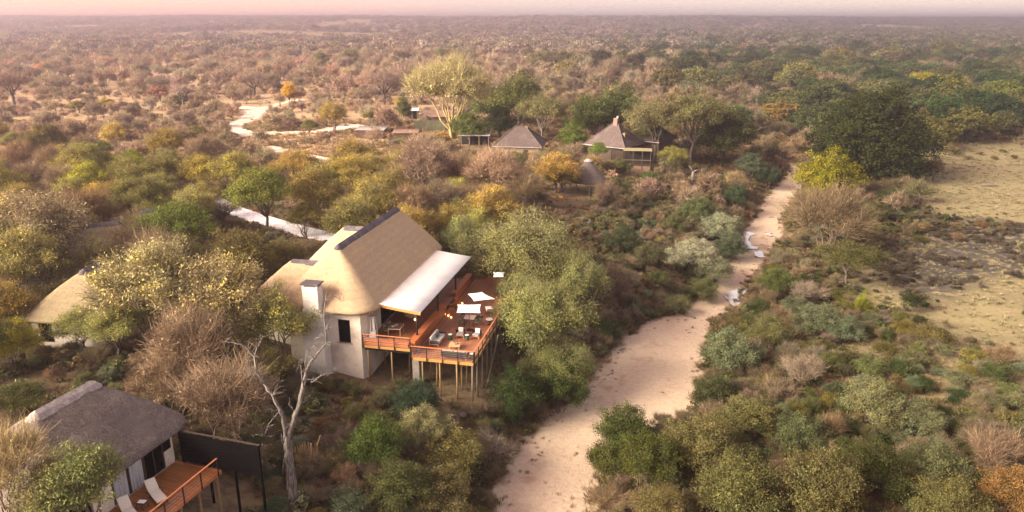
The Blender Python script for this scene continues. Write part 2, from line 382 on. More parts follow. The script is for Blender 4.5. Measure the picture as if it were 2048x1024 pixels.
fattr(gme, 'river', sd); fattr(gme, 'side', side); fattr(gme, 'road', road_sd(fx, fy)); GOLD = [(1590, 620), (1760, 600), (2100, 760), (2300, 1000), (1900, 1000), (1700, 860), (1560, 760)]
fattr(gme, 'meadow', np.maximum(poly_mask(fx, fy, MEADOW, soft=5), .7 * poly_mask(fx, fy, GOLD, soft=4)))
fattr(gme, 'burnt', poly_mask(fx, fy, BURNT, soft=3.5))
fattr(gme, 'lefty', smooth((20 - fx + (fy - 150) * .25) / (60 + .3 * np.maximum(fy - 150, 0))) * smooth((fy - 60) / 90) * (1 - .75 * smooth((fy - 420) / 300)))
def ground_mat():
    m, nt, b = base_mat('savanna_ground', .95, 0, .1)
    g = N(nt, 'ShaderNodeNewGeometry'); pos = g.outputs['Position']
    def A(n): return N(nt, 'ShaderNodeAttribute', attribute_name=n).outputs['Fac']
    n1 = noise(nt, pos, .5, 6); n2 = noise(nt, pos, 2.3, 7, .7); n3 = noise(nt, pos, 9, 5, .7); nl = noise(nt, pos, .06, 4)
    soil = mixc(nt, ramp(nt, n2, .35, .65), (.165, .118, .072), (.09, .064, .042))
    soil = mixc(nt, ramp(nt, n1, .45, .65), soil, (.20, .145, .075))
    soil = mixc(nt, math_(nt, 'MULTIPLY', ramp(nt, n3, .5, .7), .5), soil, (.27, .19, .12))
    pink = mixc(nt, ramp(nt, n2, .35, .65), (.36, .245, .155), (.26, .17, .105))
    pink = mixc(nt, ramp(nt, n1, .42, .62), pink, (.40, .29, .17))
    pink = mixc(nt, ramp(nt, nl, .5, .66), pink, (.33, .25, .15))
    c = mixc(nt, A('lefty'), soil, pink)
    mead = mixc(nt, ramp(nt, n2, .3, .66), (.27, .215, .125), (.15, .125, .07))
    mead = mixc(nt, ramp(nt, n1, .42, .6), mead, (.185, .16, .085))
    mead = mixc(nt, math_(nt, 'MULTIPLY', ramp(nt, n3, .5, .7), .3), mead, (.17, .125, .07))
    c = mixc(nt, A('meadow'), c, mead)
    bm = math_(nt, 'MULTIPLY', A('burnt'), ramp(nt, n1, .34, .50))
    c = mixc(nt, bm, c, mixc(nt, ramp(nt, n2, .4, .62), (.075, .062, .05), (.035, .036, .04)))
    sand = mixc(nt, ramp(nt, n2, .3, .7), (.55, .44, .33), (.47, .365, .265))
    sand = mixc(nt, math_(nt, 'MULTIPLY', ramp(nt, n3, .52, .72), .55), sand, (.30, .20, .14))
    sand = mixc(nt, ramp(nt, noise(nt, pos, .32, 5), .55, .7), sand, (.40, .275, .185))
    sand = mixc(nt, math_(nt, 'MULTIPLY', ramp(nt, noise(nt, pos, 1.1, 8, .75, 1.5), .55, .62), .5), sand, (.36, .25, .175))
    sand = mixc(nt, ramp(nt, noise(nt, pos, 4.5, 3, .5), .68, .74), sand, (.22, .15, .10))
    edge = math_(nt, 'ADD', A('river'), math_(nt, 'MULTIPLY', math_(nt, 'SUBTRACT', n1, .5), 3.4))
    edge = math_(nt, 'ADD', edge, math_(nt, 'MULTIPLY', math_(nt, 'SUBTRACT', n3, .5), 1.6))
    c = mixc(nt, ramp(nt, edge, .5, -.4), c, sand)
    rd = math_(nt, 'ADD', A('road'), math_(nt, 'MULTIPLY', math_(nt, 'SUBTRACT', noise(nt, pos, .6, 5), .5), 2.6))
    road = mixc(nt, ramp(nt, n1, .35, .65), (.68, .57, .49), (.52, .42, .34))
    c = mixc(nt, ramp(nt, rd, .4, -.4), c, road)
    nt.links.new(c, b.inputs['Base Color'])
    bn = N(nt, 'ShaderNodeBump'); bn.inputs['Strength'].default_value = .7; bn.inputs['Distance'].default_value = .18
    hgt = math_(nt, 'ADD', n2, math_(nt, 'MULTIPLY', n3, .4)); nt.links.new(hgt, bn.inputs['Height']); nt.links.new(bn.outputs[0], b.inputs['Normal'])
    return m
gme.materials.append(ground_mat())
tag(mobj('ground', gme), 'dry grass and soil of the savanna with the sandy river bed', kind='structure')
# water pools
def pool(px_poly, z, label, seed):
    P = [at(a, b, z)[:2] for a, b in px_poly]; r = random.Random(seed); Q = []
    n = len(P)
    for i in range(n):
        a, b = P[i], P[(i + 1) % n]
        for k in range(4):
            p = a + (b - a) * k / 4; j = .12 if k else 0
            Q.append((p[0] + r.uniform(-j, j), p[1] + r.uniform(-j, j)))
    m = MB(); m.prism(Q, z - .02, z)
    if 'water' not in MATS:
        mm, nt, b = base_mat('shallow_water', .04, 0, 1.0); b.inputs['Base Color'].default_value = (.50, .47, .45, 1)  # pale base colour stands in for the bright sky mirrored in the water
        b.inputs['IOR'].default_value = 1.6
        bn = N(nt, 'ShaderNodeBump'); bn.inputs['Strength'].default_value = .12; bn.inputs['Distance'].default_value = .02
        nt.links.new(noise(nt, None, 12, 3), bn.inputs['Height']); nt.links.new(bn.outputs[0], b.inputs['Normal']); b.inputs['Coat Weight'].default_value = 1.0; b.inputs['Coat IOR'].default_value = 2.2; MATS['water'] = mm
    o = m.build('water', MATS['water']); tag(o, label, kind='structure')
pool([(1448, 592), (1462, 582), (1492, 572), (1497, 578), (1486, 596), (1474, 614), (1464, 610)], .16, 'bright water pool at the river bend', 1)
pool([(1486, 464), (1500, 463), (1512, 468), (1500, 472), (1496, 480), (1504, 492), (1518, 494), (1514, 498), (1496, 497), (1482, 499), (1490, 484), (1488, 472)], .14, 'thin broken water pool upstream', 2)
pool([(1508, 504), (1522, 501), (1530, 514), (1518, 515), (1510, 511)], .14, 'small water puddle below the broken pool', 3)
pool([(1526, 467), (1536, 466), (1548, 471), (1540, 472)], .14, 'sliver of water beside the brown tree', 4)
# white driveway slab
def ribbon(P, wd, z, name, m, label, thick=.25):
    P = [np.array(p) for p in P]; mb = MB(); Lp = []; Rp = []
    for i, p in enumerate(P):
        d = P[min(i + 1, len(P) - 1)] - P[max(i - 1, 0)]; d = d / np.linalg.norm(d); n = np.array([-d[1], d[0]])
        Lp.append(p + n * wd); Rp.append(p - n * wd)
    for i in range(len(P) - 1):
        q = [Lp[i], Rp[i], Rp[i + 1], Lp[i + 1]]
        mb.add([(x, y, z - thick) for x, y in q] + [(x, y, z) for x, y in q], [(4, 5, 6, 7), (0, 1, 5, 4), (3, 7, 6, 2), (1, 2, 6, 5), (3, 0, 4, 7)])
    return tag(mb.build(name, m), label, kind='structure')
M_drive = mat('pale_gravel_drive', (.78, .78, .84), (.62, .61, .65), 2.2, .9, bump=.3, c3=(.50, .45, .42), s3=1.1)
ribbon(DRIVE[0], DRIVE[1], 6.55, 'driveway', M_drive, 'bright white driveway behind the lodge')

# ------------------------------------------------------------------ roofs
def rrect(x0, x1, y0, y1, r, n=9):
    pts = []
    for cx, cy, a0 in ((x1 - r, y0 + r, -90), (x1 - r, y1 - r, 0), (x0 + r, y1 - r, 90), (x0 + r, y0 + r, 180)):
        for k in range(n): t = R(a0 + 90 * k / (n - 1)); pts.append((cx + r * math.cos(t), cy + r * math.sin(t)))
    out = []
    for i in range(len(pts)):
        a = np.array(pts[i]); b = np.array(pts[(i + 1) % len(pts)]); L = np.linalg.norm(b - a); k = max(1, int(L / .5))
        for j in range(k): out.append(a + (b - a) * j / k)
    return np.array(out)
def thatch(name, parent, m, rx, ry0, ry1, zr, x0, x1, y0, y1, ze, rad=1.6, thick=.32, seed=0, along='y', sag=.12, seed_amp=.05):
    """hipped thatch; ridge from (rx,ry0) to (rx,ry1) (local), eaves rectangle x0..x1,y0..y1"""
    E = rrect(x0, x1, y0, y1, rad); n = len(E); rows = 18; V = []; Fs = []
    rp = np.stack([np.full(n, rx), np.clip(E[:, 1], ry0, ry1)], 1)
    dirv = E - rp; dirv /= np.linalg.norm(dirv, axis=1)[:, None]
    rp = rp + dirv * .12
    for j in range(rows + 1):
        k = j / rows; P = rp + (E - rp) * k
        z = zr + (ze - zr) * (k - sag * math.sin(math.pi * k) * .35)
        zz = z + seed_amp * (vnoise(P[:, 0], P[:, 1], .9, seed) - .5) * 2 + .03 * (vnoise(P[:, 0], P[:, 1], .3, seed + 3) - .5)
        V.append(np.stack([P[:, 0], P[:, 1], zz], 1))
    P = E + dirv * .03; V.append(np.stack([P[:, 0], P[:, 1], np.full(n, ze - thick * .5)], 1))
    P = E - dirv * .16; V.append(np.stack([P[:, 0], P[:, 1], ze - thick + .10 * (vnoise(P[:, 0], P[:, 1], .35, seed + 9) - .5)], 1))
    for k in (.5, .03): P = rp + (E - rp) * k; V.append(np.stack([P[:, 0], P[:, 1], np.full(n, zr + (ze - zr) * k - thick * 1.1)], 1))
    V = np.concatenate(V); nr = rows + 5
    idx = np.arange(nr * n).reshape(nr, n)
    F = np.stack([idx[:-1], np.roll(idx[:-1], -1, 1), np.roll(idx[1:], -1, 1), idx[1:]], -1).reshape(-1, 4)[:, ::-1]
    if along == 'x': V = V[:, [1, 0, 2]]; F = F[:, ::-1]
    me = mesh_np(name, V, F, mats=[m], smooth_=True); return mobj(name, me, parent)
def ridge_cap(parent, m, rx, y0, y1, z, half=.42, drop=.33, seglen=1.4, along='y', name='ridge_slab'):
    n = max(1, round((y1 - y0) / seglen)); st = (y1 - y0) / n; out = []
    prof = [(-half, -drop), (-half * .55, -drop * .35), (0, .05), (half * .55, -drop * .35), (half, -drop)]
    for i in range(n):
        a, b = y0 + i * st + .008, y0 + (i + 1) * st - .008; dz = .012 * (i % 2)
        V = []
        for yy in (a, b):
            for x, zz in prof: V.append((rx + x, yy, z + zz + dz + .06))
            for x, zz in prof[::-1]: V.append((rx + x, yy, z + zz + dz))
        F = [(k, (k + 1) % 10, 10 + (k + 1) % 10, 10 + k) for k in range(10)] + [tuple(range(10))[::-1], tuple(range(10, 20))]
        if along == 'x': V = [(q[1], q[0], q[2]) for q in V]
        out.append(MB().add(V, F).build(name, m, parent))
    for s, yy in ((-1, y0), (1, y1)):                       # rounded hip end
        mb = MB(); V = [(rx, yy, z + .10), (rx, yy, z + .02)]; k = 8
        for ring, (rr, zz) in enumerate(((half * .55, -drop * .35), (half * 1.05, -drop * 1.15))):
            for j in range(k + 1):
                t = math.pi * j / k; V.append((rx + rr * math.cos(t), yy + s * rr * 1.15 * math.sin(t), z + zz + .065))
        F = [(0, 2 + j, 3 + j) for j in range(k)] + [(2 + j, 2 + k + 1 + j, 3 + k + 1 + j, 3 + j) for j in range(k)]
        if along == 'x': V = [(q[1], q[0], q[2]) for q in V]
        out.append(mb.add(V, F).build('ridge_end', m, parent))
    return out
def tile_roof(parent, m, x0, x1, y0, y1, ze, zr, ry=None, courses=15):
    """hip roof whose ridge runs along x, in stepped courses (one joined stuff part per roof)"""
    hy = (y1 - y0) / 2; mb = MB(); 
    for c in range(courses):
        k0, k1 = c / courses, (c + 1) / courses; i0, i1 = hy * k0, hy * k1
        z0 = ze + (zr - ze) * k0 + .07; z1 = ze + (zr - ze) * k1 + .01
        A = [(x0 + i0, y0 + i0), (x1 - i0, y0 + i0), (x1 - i0, y1 - i0), (x0 + i0, y1 - i0)]
        B = [(x0 + i1, y0 + i1), (x1 - i1, y0 + i1), (x1 - i1, y1 - i1), (x0 + i1, y1 - i1)]
        V = [(x, y, z0 - .07) for x, y in A] + [(x, y, z0) for x, y in A] + [(x, y, z1) for x, y in B]
        F = []
        for i in range(4): j = (i + 1) % 4; F += [(i, j, 4 + j, 4 + i), (4 + i, 4 + j, 8 + j, 8 + i)]
        mb.add(V, F)
    o = mb.build('tile_courses', m, parent); o['kind'] = 'stuff'; return o

# ------------------------------------------------------------------ MAIN LODGE (local x = towards the river, local y = away)
A1 = R(12.5); O1 = (-8.32, 56.7)
lodge = empty('thatched_lodge', (O1[0], O1[1], 0), -A1, 'large golden thatched lodge with plastered walls, chimney and long dark ridge', 'lodge')
roof = thatch('roof', lodge, M_thatch, -7.7, 3.7, 17.7, 14.35, -12.3, -3.25, -.35, 20.6, 10.0, rad=2.0, seed=1)
ridge_cap(roof, M_cap, -7.7, 3.8, 17.6, 14.42)
wr1 = thatch('wing_roof', lodge, M_thatch, 4.55, -12.6, -9.6, 12.45, 1.3, 7.7, -15.6, -8.2, 9.8, rad=1.5, seed=2, along='x')
ridge_cap(wr1, M_cap, 4.55, -12.5, -9.9, 12.5, along='x')
wr2 = thatch('wing_roof', lodge, M_thatch, 13.6, -11.6, -9.3, 13.2, 10.2, 17.0, -15.0, -8.2, 9.9, rad=1.5, seed=4, along='x')
ridge_cap(wr2, M_cap, 13.6, -11.5, -9.6, 13.25, along='x')
poly = [(-11.2, 1.2), (-10.4, .5), (-5.2, .5), (-4.3, 1.4), (-4.3, 19.2), (-11.2, 19.2)]
def wall_ring(poly, z0, z1, th=.25):
    P = [np.array(p) for p in poly]; n = len(P); c = sum(P) / n; I = []
    for i in range(n):
        a, b, d = P[i - 1], P[i], P[(i + 1) % n]; e1 = (b - a) / np.linalg.norm(b - a); e2 = (d - b) / np.linalg.norm(d - b)
        nn = np.array([-e1[1], e1[0]]) + np.array([-e2[1], e2[0]]); nn /= np.linalg.norm(nn); I.append(b + nn * th)
    return P, I
# front wall with a real window opening
def wall_quad(mb, a, b, z0, z1, th=.25, hole=None):
    """wall from a to b (local xy) with optional hole (u0,u1,h0,h1)"""
    a = np.array(a, float); b = np.array(b, float); L = np.linalg.norm(b - a); d = (b - a) / L; n = np.array([-d[1], d[0]])
    ang = math.atan2(d[1], d[0])
    def seg(u0, u1, h0, h1):
        if u1 - u0 < 1e-3 or h1 - h0 < 1e-3: return
        c = a + d * (u0 + u1) / 2 + n * th / 2; mb.box((c[0], c[1], (h0 + h1) / 2), (u1 - u0, th, h1 - h0), rz=ang)
    if hole is None: seg(0, L, z0, z1)
    else:
        u0, u1, h0, h1 = hole; seg(0, u0, z0, z1); seg(u1, L, z0, z1); seg(u0, u1, z0, h0); seg(u0, u1, h1, z1)
mb = MB(); WZ = (3.0, 10.02)
wall_quad(mb, (-11.2, .5), (-4.6, .5), *WZ, hole=(4.58, 5.66, 6.85, 8.95))
wall_quad(mb, (-4.597, .503), (-4.3, 1.2), *WZ)
wall_quad(mb, (-4.3, 1.203), (-4.3, 4.2), *WZ)
wall_quad(mb, (-4.3, 4.2), (-4.3, 16.0), WZ[0], 7.0)
wall_quad(mb, (-4.3, 4.2), (-4.3, 16.0), 9.5, WZ[1])
wall_quad(mb, (-4.3, 16.0), (-4.3, 19.2), *WZ)
wall_quad(mb, (-4.55, 19.2), (-11.2, 19.2), *WZ); wall_quad(mb, (-11.2, 18.95), (-11.2, .75), *WZ)
wall_quad(mb, (-14.6, 2.2), (-11.45, 2.2), 4.0, 9.85); wall_quad(mb, (-14.6, 6.8), (-14.6, 2.45), 4.0, 9.85); wall_quad(mb, (-11.45, 6.8), (-14.6, 6.8), 4.0, 9.85)
wall_quad(mb, (-14.1, 11.1), (-11.45, 11.1), 4.5, 9.95); wall_quad(mb, (-14.1, 16.1), (-14.1, 11.35), 4.5, 9.95)
wl = mb.build('wall', M_wall, lodge)
# interior so that the openings look into a room
mb = MB(); mb.box((-7.75, 10, 6.9), (6.3, 17.4, .2)); mb.build('interior_floor', M_deck, lodge)
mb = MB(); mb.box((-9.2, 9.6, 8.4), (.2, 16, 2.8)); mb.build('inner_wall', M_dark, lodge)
def window(parent, x0, x1, z0, z1, y, fr=.07, axis='x', mull=0, name='window'):
    """window in a plane y=const (axis x) or x=const (axis y)"""
    f = MB(); 
    def bx(u0, u1, h0, h1, t, dy=0):
        c = ((u0 + u1) / 2, y + dy, (h0 + h1) / 2); d = (u1 - u0, t, h1 - h0)
        if axis == 'y': c = (c[1], c[0], c[2]); d = (d[1], d[0], d[2])
        return c, d
    for q in ((x0, x1, z0, z0 + fr), (x0, x1, z1 - fr, z1), (x0, x0 + fr, z0 + fr, z1 - fr), (x1 - fr, x1, z0 + fr, z1 - fr)): f.box(*bx(*q, .09))
    for k in range(mull): u = x0 + (x1 - x0) * (k + 1) / (mull + 1); f.box(*bx(u - fr / 2, u + fr / 2, z0 + fr, z1 - fr, .08))
    wo = f.build(name, M_frame, parent); g = MB(); g.box(*bx(x0 + fr, x1 - fr, z0 + fr, z1 - fr, .012, .012)); g.build('pane', M_glass, wo); return wo
window(lodge, -6.61, -5.55, 6.86, 8.94, .56)
sill = MB(); sill.box((-6.08, .46, 6.82), (1.3, .16, .06)); sill.build('window_sill', M_wall2, lodge)
for k in range(5): window(lodge, 4.2 + k * 2.36, 4.2 + (k + 1) * 2.36, 7.02, 9.48, -4.4, .09, 'y', 0, 'glass_door')
# chimney
mb = MB(); mb.box((-8.35, -.12, 6.4), (1.9, 1.2, 6.8)); mb.box((-8.35, -.2, 9.9), (1.6, 1.05, .3)); mb.box((-8.35, -.2, 10.9), (1.4, .95, 2.3)); ch = mb.build('chimney', M_chim, lodge, .02)
for sx in (-.6, .6):
    for sy in (-.35, .35): mb = MB(); mb.box((-8.35 + sx, -.2 + sy, 12.13), (.14, .14, .2)); mb.build('cap_support', M_chim, ch)
mb = MB(); mb.box((-8.35, -.2, 12.29), (1.6, 1.15, .12)); mb.build('chimney_cap', M_cap, ch, .015)
mb = MB(); mb.tube([(-7.5, .44, 3.2), (-7.5, .44, 9.7)], .05, 8); mb.build('downpipe', M_wall, lodge)
# canopy over the veranda
can = empty('veranda_canopy', (O1[0], O1[1], 7.0), -A1, 'white corrugated veranda canopy on black posts beside the thatched roof', 'canopy')
def corrugated(parent, m, x0, z0, x1, z1, y0, y1, per=.36, amp=.05, name='corrugated_sheet', along='y'):
    n = int((y1 - y0) / per * 4); ys = np.linspace(y0, y1, n + 1); wv = amp * np.array([0, 1, 0, -1])[np.arange(n + 1) % 4]
    V = []
    for x, z in ((x0, z0), ((x0 + x1) / 2, (z0 + z1) / 2 - .03), (x1, z1)):
        for dz in (0, -.012): V.append(np.stack([np.full(n + 1, x), ys, z + wv + dz], 1))
    V = np.concatenate(V); k = n + 1; i = np.arange(n); F = []
    def q(a, b): F.append(np.stack([a * k + i, a * k + i + 1, b * k + i + 1, b * k + i], 1))
    q(2, 0); q(4, 2); q(1, 3); q(3, 5); q(0, 1); q(5, 4)
    if along == 'x': V = V[:, [1, 0, 2]]
    return mobj(name, mesh_np(name, V, np.concatenate(F), mats=[m]), parent)
corrugated(can, M_sheet, -3.45, 3.12, .32, 2.66, 1.75, 17.6)
mb = MB(); mb.box((-1.55, 1.80, 2.72), (3.7, .09, .24), ry=R(7)); mb.build('front_beam', M_fascia, can)
mb = MB(); mb.box((.12, 9.7, 2.52), (.12, 15.7, .16)); mb.build('edge_beam', M_black, can)
mb = MB(); mb.box((-1.55, 17.5, 2.72), (3.6, .09, .2), ry=R(7)); mb.build('rear_beam', M_fascia, can)
for k in range(9):
    mb = MB(); mb.box((-1.6, 3.3 + k * 1.65, 2.70), (3.3, .06, .1), ry=R(7)); mb.build('rafter', M_black, can)
for k, yy in enumerate((2.05, 7.75, 13.5)):
    mb = MB(); mb.tube([(-.18, yy, .0), (-.18, yy, 2.45)], .075, 10); p = mb.build('post', M_black, can, smooth_=True)
    mb = MB(); zl = 1.75 if k == 0 else 2.2; mb.lathe((-.32 if k == 0 else -.18, yy - (.0 if k == 0 else .16), zl), [(.03, 0), (.075, .05), (.08, .13), (.03, .2)], 10); mb.build('lamp', M_flame, p, smooth_=True)

# ------------------------------------------------------------------ MAIN DECK
deck = empty('timber_deck', (O1[0], O1[1], 0), -A1, 'two-level red timber deck on tall poles in front of the lodge', 'deck')
def planks(parent, x0, x1, y0, y1, z, m, pitch=.14, along='y', name='deck_planks', jit=.006):
    mb = MB(); r = random.Random(int(z * 100)); 
    lo, hi = (x0, x1) if along == 'y' else (y0, y1); n = int((hi - lo) / pitch)
    for i in range(n):
        a = lo + i * pitch; c = a + pitch / 2; L0, L1 = (y0, y1) if along == 'y' else (x0, x1)
        cut = L0 + r.uniform(.25, .75) * (L1 - L0)
        for p, q in ((L0, cut - .004), (cut + .004, L1)):
            zz = z - .02 + r.uniform(-jit, jit) * .5; cc = (c, (p + q) / 2, zz) if along == 'y' else ((p + q) / 2, c, zz)
            d = (pitch - .014, q - p, .04) if along == 'y' else (q - p, pitch - .014, .04); mb.box(cc, d)
    o = mb.build(name, m, parent); o['kind'] = 'stuff'; return o
planks(deck, -4.28, -.04, .2, 17.9, 7.0, M_deck); planks(deck, 0.0, 5.3, .0, 21.4, 6.4, M_deck)
def beam(name, c, d, m=M_fascia, parent=deck, **k): mb = MB(); mb.box(c, d, **k); return mb.build(name, m, parent, .01)
beam('fascia_board', (-2.16, .14, 6.86), (4.3, .06, .22)); beam('fascia_board', (2.66, -.04, 6.24), (5.36, .06, .26)); beam('fascia_board', (5.34, 10.7, 6.24), (.06, 21.4, .26))
beam('joist_skirt', (-2.16, .3, 6.62), (4.2, .05, .26), M_black)
for k in range(9): beam('joist', (2.66, .8 + 2.4 * k, 6.25), (5.2, .09, .2), M_poleg)
for k in range(7): beam('joist', (-2.16, 1.2 + 2.4 * k, 6.84), (4.2, .09, .2), M_poleg)
beam('riser_board', (-.02, 4.9, 6.70), (.05, 9.2, .54), M_bench); beam('riser_board', (-.02, 15.4, 6.70), (.05, 6.0, .54), M_bench)
beam('bench', (-.16, 5.0, 7.38), (.62, 8.9, .14), M_bench); beam('bench', (-.16, 15.6, 7.38), (.62, 6.0, .14), M_bench)
beam('bench', (-2.3, .42, 7.38), (4.0, .5, .14), M_bench)
beam('bench_front', (.10, 5.0, 7.14), (.05, 8.8, .2), M_bench); beam('bench_front', (-2.3, .22, 7.16), (3.9, .04, .22), M_bench)
beam('bench_support', (.02, 15.6, 7.14), (.05, 5.9, .2), M_bench)
for k, yy in enumerate((9.8, 11.9)):
    beam('step', (.32, yy + .1, 6.60), (.5, 1.3, .36), M_bench)
for xx, yy in ((.02, 9.45), (.38, 9.1), (.76, 8.75), (.02, 13.2), (.38, 12.85), (.76, 12.5)):
    st = MB(); st.lathe((xx, yy, 6.42), [(.06, 0), (.08, .04), (.08, .10), (.05, .12)], 10); l = st.build('step_lamp', M_flame, deck)
# stilts
STILTS = [(-3.78, 3.37), (-1.41, 3.2), (.86, 2.15), (1.6, 1.65), (3.88, -.0), (3.83, 1.6), (3.81, 3.2), (5.2, .05), (5.2, 1.5), (5.25, 3.0), (5.25, 4.6), (5.25, 6.2), (5.25, 7.8), (5.25, 9.5), (5.25, 11.5), (5.2, 14), (5.2, 17), (5.2, 20), (2.4, 4.8), (2.4, 8.5), (2.4, 12), (2.4, 16), (-2.0, 7), (-2.0, 12), (.9, .1), (2.4, .1), (-4.0, .4), (-1.9, .4)]
ca, sa = math.cos(A1), math.sin(A1)
def loc1(x, y): return O1[0] + x * ca + y * sa, O1[1] - x * sa + y * ca
for x, y in STILTS:
    wx, wy = loc1(x, y); zb = g1(wx, wy) - .4; zt = 6.86 if x < -.1 else 6.12; r = random.Random(x * 10 + y)
    mb = MB(); mb.tube([(x + r.uniform(-.04, .04), y, zb), (x + r.uniform(-.03, .03), y, (zb + zt) / 2), (x, y, zt)], [.085, .078, .07], 8); mb.build('stilt', M_pole if x < 5 else M_poleg, deck, smooth_=True)
mb = MB(); mb.box((-.1, 1.5, 4.6), (.62, .7, 4.1)); mb.build('concrete_pier', M_concrete, deck, .02)
mb = MB(); mb.tube([(5.5, 3.1, 2.3), (5.9, 6.2, 6.3)], .06, 8); mb.build('brace', M_poleg, deck)
# railings
def railing(parent, x0, y0, x1, y1, zf, posts, m=M_rail, low=-.28, h=1.0, cables=5, pr=.028):
    rl = MB(); a = np.array([x0, y0]); b = np.array([x1, y1]); L = np.linalg.norm(b - a); ang = math.atan2(b[1] - a[1], b[0] - a[0]); c = (a + b) / 2
    rl.box((c[0], c[1], zf + h), (L + .06, .11, .045), rz=ang); ro = rl.build('handrail', m, parent, .008)
    for k in range(posts):
        p = a + (b - a) * k / (posts - 1); mb = MB(); mb.box((p[0], p[1], zf + (h - .03 + low) / 2), (.06, .06, h - .03 - low), rz=ang); mb.build('railing_post', M_black, ro)
    for k in range(cables):
        mb = MB(); z = zf + .12 + k * (h - .2) / cables; mb.tube([(a[0], a[1], z), (b[0], b[1], z)], .006, 4); mb.build('cable', M_steel, ro)
    return ro
railing(deck, -4.28, .06, -.1, .06, 7.0, 4); railing(deck, .02, -.12, 5.36, -.12, 6.4, 5); railing(deck, 5.42, -.05, 5.42, 21.3, 6.4, 18)

# ------------------------------------------------------------------ FURNITURE on the main deck
def P1(x, y, z): X, Y = loc1(x, y); return (X, Y, z)
def legs(root, pts, z0, z1, r, m):
    for x, y in pts: mb = MB(); mb.tube([(x, y, z0), (x, y, z1)], r, 6); mb.build('leg', m, root)
def sofa(loc, rz, label, wid=2.1, green=True):
    t = empty('outdoor_sofa', loc, rz, label, 'sofa', 'outdoor sofas on the lower deck')
    mb = MB(); mb.box((0, 0, .24), (wid, .82, .05)); mb.box((0, .40, .45), (wid, .05, .42)); mb.build('frame', M_teak, t, .01)
    mb = MB(); mb.box((0, .44, .48), (wid - .04, .03, .5)); mb.build('back_weave', M_wicker, t)
    for s in (-1, 1): mb = MB(); mb.box((s * (wid / 2 - .03), 0, .42), (.05, .8, .34)); mb.build('armrest', M_wicker, t, .015)
    for s in (-1, 1): mb = MB(); mb.box((s * (wid - .14) / 4, -.03, .36), ((wid - .16) / 2, .72, .17)); mb.build('seat_cushion', M_cush, t, .05, True, 3)
    for s in (-1, 1): mb = MB(); mb.box((s * (wid - .14) / 4, .29, .62), ((wid - .2) / 2, .17, .45), rx=R(-12)); mb.build('back_cushion', M_cush, t, .06, True, 3)
    if green: mb = MB(); mb.box((.25, .1, .62), (.5, .14, .42), rx=R(-25)); mb.build('pillow', M_pillowg, t, .05, True, 3)
    legs(t, [(sx * (wid / 2 - .06), sy) for sx in (-1, 1) for sy in (-.36, .38)], 0, .24, .03, M_teak); return t
sofa(P1(1.25, 3.2, 6.4), R(90) - A1, 'light grey outdoor sofa with a dark green pillow facing the coffee table')
sofa(P1(3.6, .55, 6.4), R(180) - A1, 'outdoor sofa with its dark woven back against the front railing', 2.2, False)
def armchair(loc, rz, label):
    t = empty('armchair', loc, rz, label, 'armchair', 'rope armchairs on the lower deck')
    mb = MB(); mb.box((0, 0, .25), (.74, .70, .05)); mb.build('frame', M_teak, t, .01)
    mb = MB(); r = .40
    pts = [(r * math.cos(R(a)), .02 + .38 * math.sin(R(a))) for a in range(-15, 196, 15)]
    V = []; n = len(pts)
    for x, y in pts: V += [(x, y, .26), (x * 1.04, y * 1.04, .66), (x * .93, y * .93, .26), (x * .97, y * .97, .66)]
    F = []
    for i in range(n - 1): a, b = i * 4, i * 4 + 4; F += [(a, b, b + 1, a + 1), (a + 2, a + 3, b + 3, b + 2), (a + 1, b + 1, b + 3, a + 3)]
    mb.add(V, F); mb.build('woven_shell', M_wicker, t)
    mb = MB(); mb.box((0, -.05, .37), (.62, .62, .16)); mb.build('seat_cushion', M_cushd, t, .05, True, 3)
    mb = MB(); mb.box((0, .2, .62), (.46, .15, .42), rx=R(-15)); mb.build('pillow', M_pillow, t, .05, True, 3)
    legs(t, [(sx * .33, sy) for sx in (-1, 1) for sy in (-.31, .31)], 0, .25, .028, M_teak); return t
armchair(P1(2.85, 4.75, 6.4), -A1 + R(6), 'dark rope armchair with a pale pillow, between the sofa and the drum stools')
armchair(P1(4.3, 4.85, 6.4), -A1 - R(10), 'dark rope armchair with a pale pillow, next to the side railing')
def drum(loc, label):
    t = empty('drum_stool', loc, 0, label, 'stool', 'green ceramic drum stools')
    mb = MB(); mb.lathe((0, 0, 0), [(.19, 0), (.20, .05), (.15, .2), (.15, .3), (.2, .43), (.2, .46)], 16); mb.build('body', M_drum, t, smooth_=True)
    mb = MB(); mb.lathe((0, 0, .462), [(.17, 0), (.18, .02), (.16, .03)], 16); mb.build('tray_top', M_plate, t); return t
drum(P1(2.12, 4.05, 6.4), 'green drum stool beside the end of the grey sofa'); drum(P1(3.58, 4.25, 6.4), 'green drum stool between the two armchairs'); drum(P1(5.02, .62, 6.4), 'green drum stool in the front railing corner')
ct = empty('coffee_table', P1(3.05, 2.35, 6.4), -A1 + R(8), 'low square pale teak coffee table between the sofas', 'table')
mb = MB(); mb.box((0, 0, .35), (.95, .95, .07)); mb.build('tabletop', M_teak, ct, .01); legs(ct, [(a, b) for a in (-.4, .4) for b in (-.4, .4)], 0, .32, .035, M_teak)
